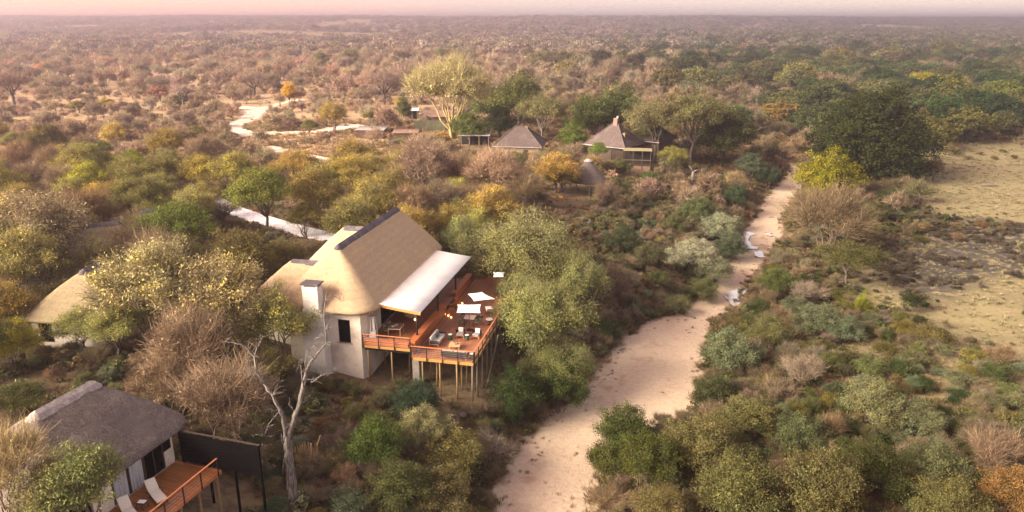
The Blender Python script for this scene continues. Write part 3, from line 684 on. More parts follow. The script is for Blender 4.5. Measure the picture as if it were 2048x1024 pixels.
for i, (x, y) in enumerate(((-.12, .1), (.14, .16), (.03, -.1))):
    X, Y = loc1(3.05 + x, 2.35 + y); p = empty('potted_plant', (X, Y, 6.79), 0, 'small potted succulent on the coffee table, ' + ('leftmost of three', 'rightmost of three', 'nearest of three')[i], 'potted plant', 'little pots on the coffee table')
    mb = MB(); mb.lathe((0, 0, 0), [(.06, 0), (.09, .12), (.085, .13)], 10); mb.build('pot', M_teak, p)
    mb = MB(); rr = random.Random(i)
    for k in range(14): a = rr.uniform(0, 6.28); l = rr.uniform(.08, .2); mb.tube([(0, 0, .12), (l * .6 * math.cos(a), l * .6 * math.sin(a), .12 + l)], [.025, .006], 4)
    mb.build('leaves', M_pillowg, p)
def chair(loc, rz, label, m=M_pillowg):
    t = empty('dining_chair', loc, rz, label, 'chair', 'sage shell chairs at the deck tables')
    mb = MB(); mb.box((0, 0, .45), (.46, .46, .05)); mb.build('seat', m, t, .02)
    mb = MB()
    for k in range(5): a0 = R(200 + 140 * k / 5); a1 = R(200 + 140 * (k + 1) / 5); mb.add([(.27 * math.cos(a0), -.27 * math.sin(a0) - .0, .62), (.27 * math.cos(a1), -.27 * math.sin(a1), .62), (.29 * math.cos(a1), -.29 * math.sin(a1), .84), (.29 * math.cos(a0), -.29 * math.sin(a0), .84), (.25 * math.cos(a0), -.25 * math.sin(a0), .62), (.25 * math.cos(a1), -.25 * math.sin(a1), .62), (.27 * math.cos(a1), -.27 * math.sin(a1), .85), (.27 * math.cos(a0), -.27 * math.sin(a0), .85)], [(0, 1, 2, 3), (7, 6, 5, 4), (3, 2, 6, 7), (0, 4, 5, 1)])
    mb.build('backrest', m, t)
    for s in (-1, 1):
        for q in (-1, 1): mb = MB(); mb.tube([(s * .2, q * .2, .44), (s * .25, q * .26, 0)], .016, 6); mb.build('leg', M_black, t)
    for s in (-1, 1): mb = MB(); mb.tube([(s * .2, .2, .44), (s * .24, .15, .64)], .012, 6); mb.build('back_post', M_black, t)
    return t
dt = empty('dining_table', P1(2.9, 7.6, 6.4), -A1 + R(4), 'square dining table with a pale top under the white umbrella', 'table')
mb = MB(); mb.box((0, 0, .74), (1.0, 1.0, .04)); mb.build('tabletop', mat('stone_table_top', (.50, .37, .32), (.42, .31, .27), 6, .5), dt, .01); legs(dt, [(a, b) for a in (-.44, .44) for b in (-.44, .44)], 0, .72, .03, M_black)
for x, y, rz, l in ((2.2, 7.25, 110, 'dining chair on the near left side of the umbrella table'), (2.25, 8.0, 70, 'dining chair on the far left side of the umbrella table'), (3.6, 7.3, -110, 'dining chair on the near right side of the umbrella table'), (3.65, 8.05, -70, 'dining chair on the far right side of the umbrella table')):
    chair(P1(x, y, 6.4), R(rz) - A1, l)
def umbrella(corners, z, pole, label):
    cx = sum(c[0] for c in corners) / 4; cy = sum(c[1] for c in corners) / 4
    t = empty('square_umbrella', P1(cx, cy, 6.4), -A1, label, 'umbrella', 'white square umbrellas on the deck')
    n = 8; V = []; c = [np.array([a - cx, b - cy, zz]) for (a, b), zz in zip(corners, z)]
    for j in range(n + 1):
        for i in range(n + 1):
            u, v = i / n, j / n; uu = u + .06 * (u - .5) * -4 * v * (1 - v) * 1.2; vv = v + .06 * (v - .5) * -4 * u * (1 - u) * 1.2
            p = (c[0] * (1 - uu) + c[1] * uu) * (1 - vv) + (c[3] * (1 - uu) + c[2] * uu) * vv
            V.append(p + np.array([0, 0, .16 * 16 * u * (1 - u) * v * (1 - v)]))
    top = np.array(V); V = np.concatenate([top, top - [0, 0, .012]]); k = n + 1; F = []
    for j in range(n):
        for i in range(n): a = j * k + i; F.append((a, a + 1, a + k + 1, a + k)); a += k * k; F.append((a + k, a + k + 1, a + 1, a))
    mobj('canopy', mesh_np('canopy', V, F, mats=[M_white], smooth_=True), t)
    mb = MB(); mb.tube([(pole[0] - cx, pole[1] - cy, 0.05), (pole[0] - cx, pole[1] - cy, np.mean(z) + .1)], .025, 8); mb.build('pole', M_frame, t)
    mb = MB(); mb.box((pole[0] - cx, pole[1] - cy, .03), (.5, .5, .06)); mb.build('base', M_black, t)
    for q in c:
        mb = MB(); mb.tube([q - [0, 0, .02], (pole[0] - cx, pole[1] - cy, np.mean(z) + .08)], .012, 5); mb.build('rib', M_frame, t)
umbrella([(2.33, 5.35), (4.4, 5.75), (4.05, 7.3), (2.0, 6.8)], [2.0, 2.0, 2.2, 2.2], (3.2, 6.35), 'white square umbrella above the dining table')
umbrella([(3.1, 8.4), (4.85, 9.3), (3.3, 10.4), (2.1, 9.8)], [2.0, 2.05, 2.2, 2.15], (3.3, 9.5), 'tilted white square umbrella half under the tree, behind the dining table')
umbrella([(3.2, 15.4), (4.2, 15.6), (4.0, 16.8), (2.9, 16.6)], [2.0, 2.0, 2.1, 2.1], (3.6, 16.1), 'small white umbrella farthest back on the deck beneath the tree')
def lounger(loc, rz, label, m=M_lounge, group='pool loungers'):
    t = empty('sun_lounger', loc, rz, label, 'sun lounger', group)
    mb = MB(); mb.box((0, -.35, .27), (.62, 1.25, .05)); mb.build('frame', M_frame, t)
    mb = MB(); mb.box((0, -.33, .35), (.60, 1.24, .10)); mb.build('seat_pad', m, t, .035, True, 3)
    mb = MB(); mb.box((0, .60, .60), (.60, .80, .10), rx=R(42)); mb.build('back_pad', m, t, .035, True, 3)
    for s in (-1, 1):
        mb = MB(); mb.tube([(s * .34, -.1, .3), (s * .36, .02, .52), (s * .36, .3, .54), (s * .34, .42, .4)], .025, 6); mb.build('armrest', M_frame, t, smooth_=True)
        mb = MB(); mb.tube([(s * .28, -.85, .27), (s * .28, -.9, 0)], .025, 6); mb.build('leg', M_frame, t)
        mb = MB(); mb.tube([(s * .28, .25, .27), (s * .28, .35, 0)], .025, 6); mb.build('leg', M_frame, t)
    return t
lounger(P1(3.95, 10.6, 6.4), -A1 + R(200), 'white padded lounger right of the umbrellas near the tree', M_white, 'loungers on the main deck')
fb = empty('ice_bucket_bowl', P1(4.65, 8.0, 6.4), 0, 'round dark bowl with a white rim near the side railing', 'bowl')
mb = MB(); mb.lathe((0, 0, 0), [(.16, 0), (.16, .04), (.05, .08), (.05, .3), (.3, .42), (.38, .52), (.36, .53)], 20); mb.build('bowl', M_wicker, fb, smooth_=True)
mb = MB(); mb.lathe((0, 0, .53), [(.37, 0), (.37, .02), (.26, .03), (.1, .01)], 20); mb.build('rim', M_plate, fb, smooth_=True)
# heater
ht = empty('patio_heater', P1(-3.72, 1.15, 7.0), -A1, 'tall white pyramid patio heater at the end of the upper deck', 'patio heater')
for sx in (-1, 1):
    for sy in (-1, 1): mb = MB(); mb.tube([(sx * .30, sy * .30, 0), (sx * .12, sy * .12, 2.2)], .018, 6); mb.build('frame_bar', M_sheet, ht)
mb = MB(); mb.add([(-.29, -.29, .05), (.29, -.29, .05), (.29, .29, .05), (-.29, .29, .05), (-.22, -.22, .85), (.22, -.22, .85), (.22, .22, .85), (-.22, .22, .85)], [(0, 1, 5, 4), (1, 2, 6, 5), (2, 3, 7, 6), (3, 0, 4, 7), (4, 5, 6, 7)]); mb.build('gas_housing', M_zinc, ht)
mb = MB(); mb.tube([(0, 0, .85), (0, 0, 2.1)], .05, 10); mb.build('flame_tube', M_plate, ht)
mb = MB(); mb.add([(-.34, -.34, 2.2), (.34, -.34, 2.2), (.34, .34, 2.2), (-.34, .34, 2.2), (0, 0, 2.36)], [(0, 1, 4), (1, 2, 4), (2, 3, 4), (3, 0, 4), (3, 2, 1, 0)]); mb.build('hood', M_zinc, ht)
# desk with chairs
dk = empty('writing_table', P1(-2.35, 2.75, 7.0), -A1 + R(6), 'grey topped teak table laid with plates on the upper deck', 'table')
mb = MB(); mb.box((0, 0, .74), (1.0, 1.15, .03)); mb.build('tabletop', mat('grey_table_top', (.13, .115, .12), (.10, .09, .095), 6, .4), dk)
mb = MB()
for x0, y0, dx, dy in ((0, -.6, 1.12, .06), (0, .6, 1.12, .06), (-.53, 0, .06, 1.14), (.53, 0, .06, 1.14)): mb.box((x0, y0, .735), (dx, dy, .06))
mb.build('apron', M_teak, dk); legs(dk, [(a, b) for a in (-.52, .52) for b in (-.58, .58)], 0, .72, .03, M_teak)
for i, (x, y) in enumerate(((-.22, -.1), (-.05, .25))):
    X, Y = loc1(-2.35 + x, 2.75 + y); mb = MB(); mb.lathe((0, 0, 0), [(.10, 0), (.16, .02), (.15, .025)], 16); o = mb.build('plate', M_plate); o.location = (X, Y, 7.757); tag(o, ('white plate at the near end of the teak table', 'white plate at the far end of the teak table')[i], 'plate')
chair(P1(-3.15, 2.5, 7.0), R(95) - A1, 'sage shell chair nearer the railing beside the teak table', M_greych); chair(P1(-3.1, 3.35, 7.0), R(80) - A1, 'sage shell chair behind the teak table', M_greych)
# hanging egg chair
eg = empty('hanging_chair', P1(-2.2, 6.1, 7.0), -A1, 'round rattan hanging chair with striped cushions under the canopy', 'hanging chair')
V = []; nu, nv = 20, 9; F = []
for j in range(nv + 1):
    ph = R(-90 + j * 118 / nv)
    for i in range(nu): t = 2 * math.pi * i / nu; V.append((.62 * math.cos(ph) * math.cos(t) * 1.1, .52 * math.cos(ph) * math.sin(t), .75 + .55 * math.sin(ph) + .14 * math.sin(t) * max(0, math.sin(ph) + .3)))
for j in range(nv):
    for i in range(nu): F.append((j * nu + i, j * nu + (i + 1) % nu, (j + 1) * nu + (i + 1) % nu, (j + 1) * nu + i))
shell = MB().add(V, F).build('rattan_shell', M_egg, eg, smooth_=True); so = shell.modifiers.new('s', 'SOLIDIFY'); so.thickness = .04
for k in range(3):
    mb = MB(); mb.box((-.28 + .28 * k, .12, .86), (.25, .22, .42), rx=R(-25), rz=R(-12 + 12 * k)); mb.build('cushion', M_pillow, eg, .05, True, 3)
mb = MB(); mb.tube([(0, 0, 1.2), (0, 0, 2.75)], .012, 5); mb.tube([(-.5, 0, .95), (0, 0, 1.6), (.5, 0, .95)], .012, 5); mb.build('hanging_rope', M_frame, eg)
# pot plant behind the lodge window
pp = empty('potted_plant', P1(-5.85, 1.15, 7.0), 0, 'pale pot with a leafy plant behind the lodge window', 'potted plant')
mb = MB(); mb.lathe((0, 0, 0), [(.15, 0), (.17, .05), (.19, .38), (.17, .40)], 16); mb.build('pot', M_pot, pp)
mb = MB(); rr = random.Random(4)
for k in range(40): a = rr.uniform(0, 6.28); l = rr.uniform(.3, 1.1); s = rr.uniform(.1, .45); mb.tube([(0, 0, .38), (s * math.cos(a), s * math.sin(a), .38 + l), (s * 1.6 * math.cos(a), s * 1.6 * math.sin(a), .3 + l)], [.01, .05, .01], 4)
mb.build('leaves', M_pillowg, pp)
bs = empty('side_table', P1(.0, 11.0, 6.4), -A1, 'small dark timber stool at the start of the rear bench', 'stool')
mb = MB(); mb.box((0, 0, .42), (.5, .45, .06)); mb.build('seat', M_bench, bs); legs(bs, [(a, b) for a in (-.2, .2) for b in (-.18, .18)], 0, .4, .03, M_frame)

# ------------------------------------------------------------------ LOWER COTTAGE
A2 = R(17.4); O2 = (-21.03, 39.66); c2, s2 = math.cos(A2), math.sin(A2)
def P2(x, y, z): return (O2[0] + x * c2 + y * s2, O2[1] - x * s2 + y * c2, z)
cot = empty('thatched_cottage', (O2[0], O2[1], 0), -A2, 'cottage with weathered grey-brown thatch and a private deck at the near edge of the lodge', 'cottage')
r2 = thatch('roof', cot, M_thatch_old, -3.7, -4.6, -.95, 12.55, -8.1, .62, -8.6, 2.45, 9.35, rad=1.8, seed=7, seed_amp=.09)
ridge_cap(r2, M_cap_old, -3.7, -4.6, -.9, 12.62, half=.5, drop=.36, seglen=1.25)
mb = MB(); wz = (3.6, 9.15)
wall_quad(mb, (0, 0), (0, .75), 3.6, 8.05, .2); wall_quad(mb, (0, .55), (0, .75), 8.05, 9.15, .2)
wall_quad(mb, (0, -8.0), (0, -4.0), *wz, .2, hole=(1.2, 2.6, 7.6, 8.9)); wall_quad(mb, (0, -3.99), (0, -.01), 3.6, 7.0, .2)
wall_quad(mb, (-.2, .75), (-7.4, .75), *wz, .2); wall_quad(mb, (-7.4, .55), (-7.4, -8.0), *wz, .2); wall_quad(mb, (-7.2, -8), (0, -8), *wz, .2)
mb.build('wall', M_wall, cot)
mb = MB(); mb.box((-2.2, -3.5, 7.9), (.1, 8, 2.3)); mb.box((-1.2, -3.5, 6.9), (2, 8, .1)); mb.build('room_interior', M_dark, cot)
window(cot, -.05, .6, 8.06, 9.1, -.04, .06, 'y', 0); window(cot, -1.6, -.06, 7.02, 9.1, -.05, .09, 'y', 1, 'sliding_door')
window(cot, -2.78, -1.62, 7.02, 9.1, -.045, .09, 'y', 0, 'sliding_door'); window(cot, -3.96, -2.8, 7.02, 9.1, -.05, .09, 'y', 0, 'sliding_door'); window(cot, -6.8, -5.4, 7.6, 8.9, -.05, .06, 'y', 1)
for y0, y1 in ((-3.86, -2.9), (-2.7, -1.72)):
    n = 40; ys = np.linspace(y0, y1, n); V = []
    for z in (7.06, 9.0):
        for i, y in enumerate(ys): V.append((.01 + .035 * math.sin(i * 1.25) , y, z))
    for z in (7.06, 9.0):
        for i, y in enumerate(ys): V.append((.0 + .035 * math.sin(i * 1.25) - .012, y, z))
    F = [(i, i + 1, n + i + 1, n + i) for i in range(n - 1)] + [(2 * n + i + 1, 2 * n + i, 3 * n + i, 3 * n + i + 1) for i in range(n - 1)]
    o = MB().add(V, F).build('curtain', M_curtain, cot, smooth_=True)
d2 = empty('cottage_deck', (O2[0], O2[1], 0), -A2, 'orange timber deck of the near cottage with a cable railing', 'deck')
planks(d2, .04, 3.3, -8.4, .72, 7.0, M_deck2, .12, 'x')
beam('fascia_board', (3.33, -3.8, 6.87), (.05, 9.2, .24), M_rail, d2); beam('fascia_board', (1.66, .76, 6.87), (3.3, .05, .24), M_rail, d2)
for k in range(5): beam('joist', (1.6, -7.2 + 1.8 * k, 6.86), (3.2, .08, .18), M_poleg, d2)
for x, y in [(3.2, .5), (3.2, -1.1), (3.2, -2.6), (3.2, -4.2), (1.6, .5), (1.6, -2), (.3, .5), (3.2, -6), (1.6, -5)]:
    q = P2(x, y, 0); zb = g1(q[0], q[1]) - .3; mb = MB(); mb.tube([(x, y, zb), (x, y, 6.8)], [.085, .075], 8); mb.build('stilt', M_pole, d2)
railing(d2, 3.40, .45, 3.40, -8.3, 7.0, 7, M_rail, low=-.22, cables=4)
fe = empty('privacy_screen', P2(.3, .9, 0), -A2, 'tall black boarded privacy screen beside the near cottage deck', 'screen')
for k in range(10): mb = MB(); mb.box((2.95, 0, 7.13 + k * .198), (5.7, .035, .188)); mb.build('board', M_blackwood, fe)
for x in (.15, 2.0, 3.9, 5.75):
    q = P2(.3 + x, .9, 0); mb = MB(); mb.box((x, .08, (g1(q[0], q[1]) - .3 + 9.1) / 2), (.12, .12, 9.1 - g1(q[0], q[1]) + .3)); mb.build('post', M_blackwood, fe)
mb = MB(); mb.box((2.95, .03, 9.13), (5.85, .14, .04)); mb.build('coping', M_frame, fe)
lounger(P2(1.75, -2.75, 7.02), R(62) - A2, 'cream cushioned lounger farther from the camera on the cottage deck'); lounger(P2(1.55, -4.55, 7.02), R(62) - A2, 'cream cushioned lounger at the bottom edge of the cottage deck')
tb = empty('side_table', P2(1.6, -3.65, 7.0), -A2, 'small dark table between the two cream loungers', 'table')
mb = MB(); mb.box((0, 0, .38), (.5, .5, .04)); mb.build('tabletop', M_frame, tb); legs(tb, [(a, b) for a in (-.2, .2) for b in (-.2, .2)], 0, .36, .02, M_frame)
mb = MB(); mb.box((0, 0, .02), (.42, .3, .035)); o = mb.build('tray', M_plate, None, .008); o.location = P2(1.6, -3.65, 7.40); o.rotation_euler = (0, 0, R(10) - A2); tag(o, 'white tray lying on the dark table between the loungers', 'tray')

# ------------------------------------------------------------------ OTHER THATCHED COTTAGES
def cottage(loc, ang, label, rl=3.0, hw=4.4, zr=12.5, ze=9.2, end=3.4, tm=None):
    a = R(ang); t = empty('thatched_cottage', (loc[0], loc[1], 0), -a, label, 'cottage', None)
    r_ = thatch('roof', t, tm or M_thatch_mid, 0, -rl / 2, rl / 2, zr, -hw, hw, -rl / 2 - end, rl / 2 + end, ze, rad=1.7, seed=int(abs(loc[0])), seed_amp=.06)
    ridge_cap(r_, M_cap, 0, -rl / 2, rl / 2, zr + .07, half=.45, seglen=1.2)
    mb = MB(); h = hw - .8; e = rl / 2 + end - .8
    wall_quad(mb, (-h, -e), (h, -e), 5, ze, .2, hole=(.6, 1.9, 6.9, 8.6)); wall_quad(mb, (h, -e + .2), (h, e), 5, ze, .2); wall_quad(mb, (h - .2, e), (-h, e), 5, ze, .2); wall_quad(mb, (-h, e - .2), (-h, -e + .2), 5, ze, .2)
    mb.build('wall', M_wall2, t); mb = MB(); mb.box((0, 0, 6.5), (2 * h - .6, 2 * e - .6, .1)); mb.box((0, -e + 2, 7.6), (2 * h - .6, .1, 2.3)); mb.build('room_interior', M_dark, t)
    window(t, -h + .61, -h + 1.89, 6.91, 8.59, -e + .05, .07); return t
cottage((-36.6, 61.8), 8, 'golden thatched cottage half hidden by trees at the left edge of the lodge', 1.7, 4.3, 12.5, 9.2, 3.6)
cottage((-43.2, 76.2), 62, 'hidden thatched cottage with a dark ridge showing above the left trees', 3.0, 3.2, 12.5, 10.2, 2.4)
cottage((-41.2, 83.5), 50, 'farthest thatched cottage behind the left trees, only its ridge showing', 2.0, 2.6, 12.2, 10.4, 1.8)
# curved brick path edge at left
mb = MB(); P = [at(165, 742, 5.2), at(195, 735, 5.2), at(225, 733, 5.3), at(250, 728, 5.4)]
mb.tube([tuple(p) for p in P], .28, 8); tag(mb.build('garden_wall', mat('pink_plaster_kerb', (.40, .27, .20), (.33, .22, .17), 3, .9)), 'low pinkish garden wall curving below the left cottage', 'wall')

# ------------------------------------------------------------------ TILED HOUSES
def house(loc, ang, x0, x1, y0, y1, ze, zr, label, wm=None):
    t = empty('tiled_house', (loc[0], loc[1], 0), -R(ang), label, 'house')
    ro = MB(); ro.box(((x0 + x1) / 2, (y0 + y1) / 2, ze - .04), (x1 - x0 - .1, y1 - y0 - .1, .08)); ro = ro.build('roof', M_frame, t)
    tile_roof(ro, M_tile, x0, x1, y0, y1, ze + .01, zr)
    hy = (y1 - y0) / 2
    for (a, b) in (((x0, y0), (x0 + hy, y0 + hy)), ((x1, y0), (x1 - hy, y0 + hy)), ((x0, y1), (x0 + hy, y1 - hy)), ((x1, y1), (x1 - hy, y1 - hy))):
        mb = MB(); mb.tube([(a[0], a[1], ze + .1), (b[0], b[1], zr + .08)], .1, 6); mb.build('hip_tile', M_tile, ro)
    if x1 - x0 > 2 * hy + .1: mb = MB(); mb.tube([(x0 + hy, y0 + hy, zr + .08), (x1 - hy, y0 + hy, zr + .08)], .11, 6); mb.build('ridge_tile', M_tile, ro)
    mb = MB(); i = .7; mb.box(((x0 + x1) / 2, y0 - .06, ze - .02), (x1 - x0 + .2, .12, .12)); mb.build('gutter', M_zinc, t)
    mb = MB(); wall_quad(mb, (x0 + i, y0 + i), (x1 - i, y0 + i), 5.5, ze - .08, .2, hole=(5.4, 6.4, 6.4, 8.4)); wall_quad(mb, (x1 - i, y0 + i + .2), (x1 - i, y1 - i), 5.5, ze - .08, .2)
    wall_quad(mb, (x1 - i - .2, y1 - i), (x0 + i, y1 - i), 5.5, ze - .08, .2); wall_quad(mb, (x0 + i, y1 - i - .2), (x0 + i, y0 + i + .2), 5.5, ze - .08, .2); mb.build('wall', wm or M_wallt, t)
    dr = MB(); dr.box((x0 + i + 5.9, y0 + i + .1, 7.4), (1.0, .06, 2.0)); dr.build('door', M_frame, t)
    return t
h1 = house((-3.9, 148.3), 10.5, 0, 9.9, 0, 7.8, 9.05, 12.5, 'house with a brown tiled hipped roof left of the round thatched gazebo')
mb = MB(); mb.box((6.3, 3.6, 12.5), (.4, .4, .4)); mb.build('vent', M_vent, h1)
h2 = house((21.9, 144.9), 38, -9.5, 0, 0, 8.5, 9.1, 13.2, 'larger tiled house with a chimney behind the dark verandah', M_wallb)
mb = MB(); mb.box((-4.6, 4.2, 13.5), (.9, .9, 1.5)); ch2 = mb.build('chimney', mat('brown_brick_chimney', (.20, .13, .11), (.14, .09, .08), 6, .9), h2)
mb = MB(); mb.lathe((-4.35, 4.2, 14.25), [(.14, 0), (.16, .3), (.06, .42)], 8); mb.build('chimney_pot', M_plate, ch2)
mb = MB(); mb.box((-1.9, 3.0, 11.0), (.55, .7, 1.3)); mb.build('dormer_vent', M_vent, h2)
h3 = house((29.5, 150.5), 38, -7.5, 0, 0, 8.0, 9.4, 12.9, 'tiled house wing mostly hidden behind the riverside trees', M_wallb)
vr = empty('verandah', (24.0, 142.5, 0), R(-8), 'dark verandah with a flat mossy roof in front of the tiled house', 'verandah')
mb = MB(); mb.box((0, 1, 9.2), (5.4, 3.0, .12)); mb.build('flat_roof', mat('mossy_board', (.26, .22, .12), (.19, .16, .09), 2, .9), vr)
for x in (-2.5, -.8, .9, 2.5): mb = MB(); mb.tube([(x, -.35, 3.5), (x, -.35, 9.1)], .08, 6); mb.build('post', M_frame, vr)
mb = MB(); mb.box((0, .9, 6.5), (5.2, 2.8, .15)); mb.build('floor', M_frame, vr); mb = MB(); mb.box((0, 2.3, 7.9), (5.2, .1, 2.6)); mb.build('back_wall', M_dark, vr)
mb = MB(); mb.box((0, -.4, 7.4), (5.2, .06, .07)); mb.build('handrail', M_poleg, vr); mb = MB(); mb.box((.9, -.3, 5.6), (3.2, .1, 1.8)); mb.build('timber_skirt', mat('brown_skirt_board', (.21, .13, .09), (.15, .09, .065), 3, .9), vr)
# gazebo
gz_ = empty('thatched_gazebo', (12.6, 122.5, 0), 0, 'round gazebo with a grey conical thatched roof beside the small river deck', 'gazebo')
mb = MB(); rr = random.Random(3); prof = [(3.05, 7.45), (3.2, 7.6), (3.1, 7.75), (2.3, 8.6), (1.4, 9.7), (.55, 10.75), (.3, 10.95)]; mb.lathe((0, 0, 0), prof, 28); mb.build('roof', M_thatch_old, gz_, smooth_=True)
mb = MB(); mb.lathe((0, 0, 10.75), [(.75, 0), (.7, .1), (.35, .32), (.08, .4)], 16); mb.build('ridge_cone', M_cap_old, gz_)
for k in range(8): a = k * math.pi / 4; x, y = 2.9 * math.cos(a), 2.9 * math.sin(a); mb = MB(); mb.tube([(x, y, 3.0), (x, y, 7.6)], .1, 6); mb.build('post', M_poleg, gz_)
mb = MB(); mb.lathe((0, 0, 4.7), [(3.1, 0), (3.1, .2)], 20); mb.build('floor', M_frame, gz_)
# small river deck with chairs
sdk = empty('river_deck', (at(1130, 410, 5)[0], at(1130, 410, 5)[1], 0), R(14), 'small shaded timber deck with a railing below the gazebo', 'deck')
planks(sdk, -3, 3.2, -.6, 2.4, 5.2, M_deck, .2, 'x')
beam('fascia_board', (.1, -.64, 5.08), (6.3, .06, .28), M_bench, sdk)
railing(sdk, -3, -.6, 3.2, -.6, 5.2, 5, M_bench, low=-.2, cables=3)
for x, y in ((-2.8, -.4), (-1, -.4), (1, -.4), (3, -.4), (-2.8, 2), (3, 2)): mb = MB(); mb.tube([(x, y, 1.5), (x, y, 5.05)], .08, 6); mb.build('stilt', M_frame, sdk)
bx_, by_ = at(1130, 410, 5)[:2]
for k, dx in enumerate((-1.6, -.5)):
    t = empty('deck_chair', (bx_ + dx, by_ + 1.0 + dx * .25, 5.2), R(150), ('yellow backed deck chair at the left end of the small river deck', 'yellow backed deck chair nearer the gazebo on the small river deck')[k], 'chair', 'yellow chairs on the river deck')
    mb = MB(); mb.box((0, 0, .42), (.7, .6, .12)); mb.build('seat', M_yellow, t); mb = MB(); mb.box((0, .3, .8), (.7, .1, .7), rx=R(-10)); mb.build('backrest', M_yellow, t); legs(t, [(a, b) for a in (-.3, .3) for b in (-.25, .25)], 0, .4, .03, M_frame)
# sheds
def shed(loc, ang, wx, dy, h, rm, wm, label, over=.3, slope=.35, name='timber_shed', bays=False):
    z = g1(loc[0], loc[1]) - .1; t = empty(name, (loc[0], loc[1], z), R(ang), label, 'shed')
    if not bays:
        for (cx, cy, lx, ly) in ((0, 0, wx, .08), (0, dy, wx, .08), (-wx / 2, dy / 2, .08, dy), (wx / 2, dy / 2, .08, dy)):
            n = max(4, int(max(lx, ly) / .32))
            for i in range(n):
                mb = MB(); 
                if lx > ly: mb.box((cx - lx / 2 + lx * (i + .5) / n, cy + .015 * (i % 2), h / 2), (lx / n - .03, .06, h - .05 * (i % 3)))
                else: mb.box((cx, cy - ly / 2 + ly * (i + .5) / n, h / 2), (.06, ly / n - .03, h - .05 * (i % 3)))
                mb.build('wall_board', wm, t)
        mb = MB(); mb.box((0, dy / 2, h / 2), (wx - .2, dy - .2, h - .1)); mb.build('inner_wall', M_dark, t)
    else:
        for x in (-wx / 2, -wx / 6, wx / 6, wx / 2):
            for y in (0, dy): mb = MB(); mb.tube([(x, y, 0), (x, y, h)], .12, 6); mb.build('post', M_poleg, t)
        mb = MB(); mb.box((0, dy, h / 2), (wx, .08, h)); mb.build('back_wall', M_dark, t)
    o = corrugated(t, rm, -over, h + .05, dy + over, h + .05 + slope, -wx / 2 - over, wx / 2 + over, .3, .03, along='x'); return t
shed((-33.4, 176.2), -4, 6.4, 4.2, 2.1, M_zinc, M_shedwall, 'timber shed with a silvery tin roof beside the white road')
shed((-24.4, 171.5), 2, 5.3, 4.0, 2.3, M_rust, M_shedwall, 'timber shed with a rusty brown roof in front of the fever tree')
shed((-8.2, 163.5), 0, 6.2, 4.0, 2.6, M_zinc, M_dark, 'open pole carport with pale roofing left of the tiled house', bays=True)
shed((-28.6, 209), 3, 5.0, 4.0, 2.7, M_sheet, M_dark, 'far open shelter with a white roof behind the green fence', bays=True)
shed((-19.5, 204), 2, 9.5, 6.0, 1.9, M_rust, M_shedwall, 'long low shed with a dull brown roof behind the fever tree', slope=1.3)
gf = empty('slat_fence', (-24.5, 189.5, g1(-21, 189) - .1), R(2), 'grey-green upright slat fence behind the rusty shed', 'fence')
for k in range(30): mb = MB(); mb.box((k * .26, .02 * (k % 2), 1.3), (.22, .05, 2.5 + .08 * ((k * 7) % 5))); mb.build('slat', M_greenfence, gf)
for z in (.6, 2.0): mb = MB(); mb.box((3.8, .07, z), (7.9, .06, .1)); mb.build('fence_rail', M_poleg, gf)
hd = empty('lookout_hide', (at(1368, 334, 3)[0], at(1368, 334, 3)[1], g1(*at(1368, 334, 3)[:2])), 0, 'small lookout with a faded teal roof behind the leaning pale trunk', 'hide')
for x in (-.8, .8):
    for y in (0, 1.5): mb = MB(); mb.tube([(x, y, 0), (x, y, 3.1)], .07, 6); mb.build('post', M_poleg, hd)
mb = MB(); mb.add([(-1.2, -.4, 3.0), (1.2, -.4, 3.0), (1.2, 1.9, 3.0), (-1.2, 1.9, 3.0), (0, .75, 3.8)], [(0, 1, 4), (1, 2, 4), (2, 3, 4), (3, 0, 4), (3, 2, 1, 0)]); mb.build('roof', M_teal, hd)
mb = MB(); mb.box((0, .7, 1.2), (1.9, 1.8, .1)); mb.build('platform', M_poleg, hd)
# cane screen with leaning poles
px_, py_, _ = at(612, 935, 3.8); cs = empty('cane_screen', (px_, py_, g1(px_, py_) - .1), R(-8), 'screen of thin upright canes with two taller poles behind the dead tree', 'screen')
rr = random.Random(8)
for k in range(26): x = -1.0 + k * .075; h = 1.9 + rr.uniform(-.25, .35); mb = MB(); mb.tube([(x, .1, 0), (x + rr.uniform(-.06, .06), .1 + rr.uniform(-.05, .05), h)], .028, 5); mb.build('cane', M_pole, cs)
for z in (.7, 1.4): mb = MB(); mb.tube([(-1.05, .12, z), (.95, .12, z)], .012, 5); mb.build('binding', M_poleg, cs)
mb = MB(); mb.tube([(.55, -.15, 0), (.60, -.15, 2.3)], .065, 8); mb.build('pole', M_pole, cs); mb = MB(); mb.tube([(.85, 0, 0), (.95, 0, 2.1), (1.25, 0, 2.9)], .04, 8); mb.build('pole', M_pole, cs)
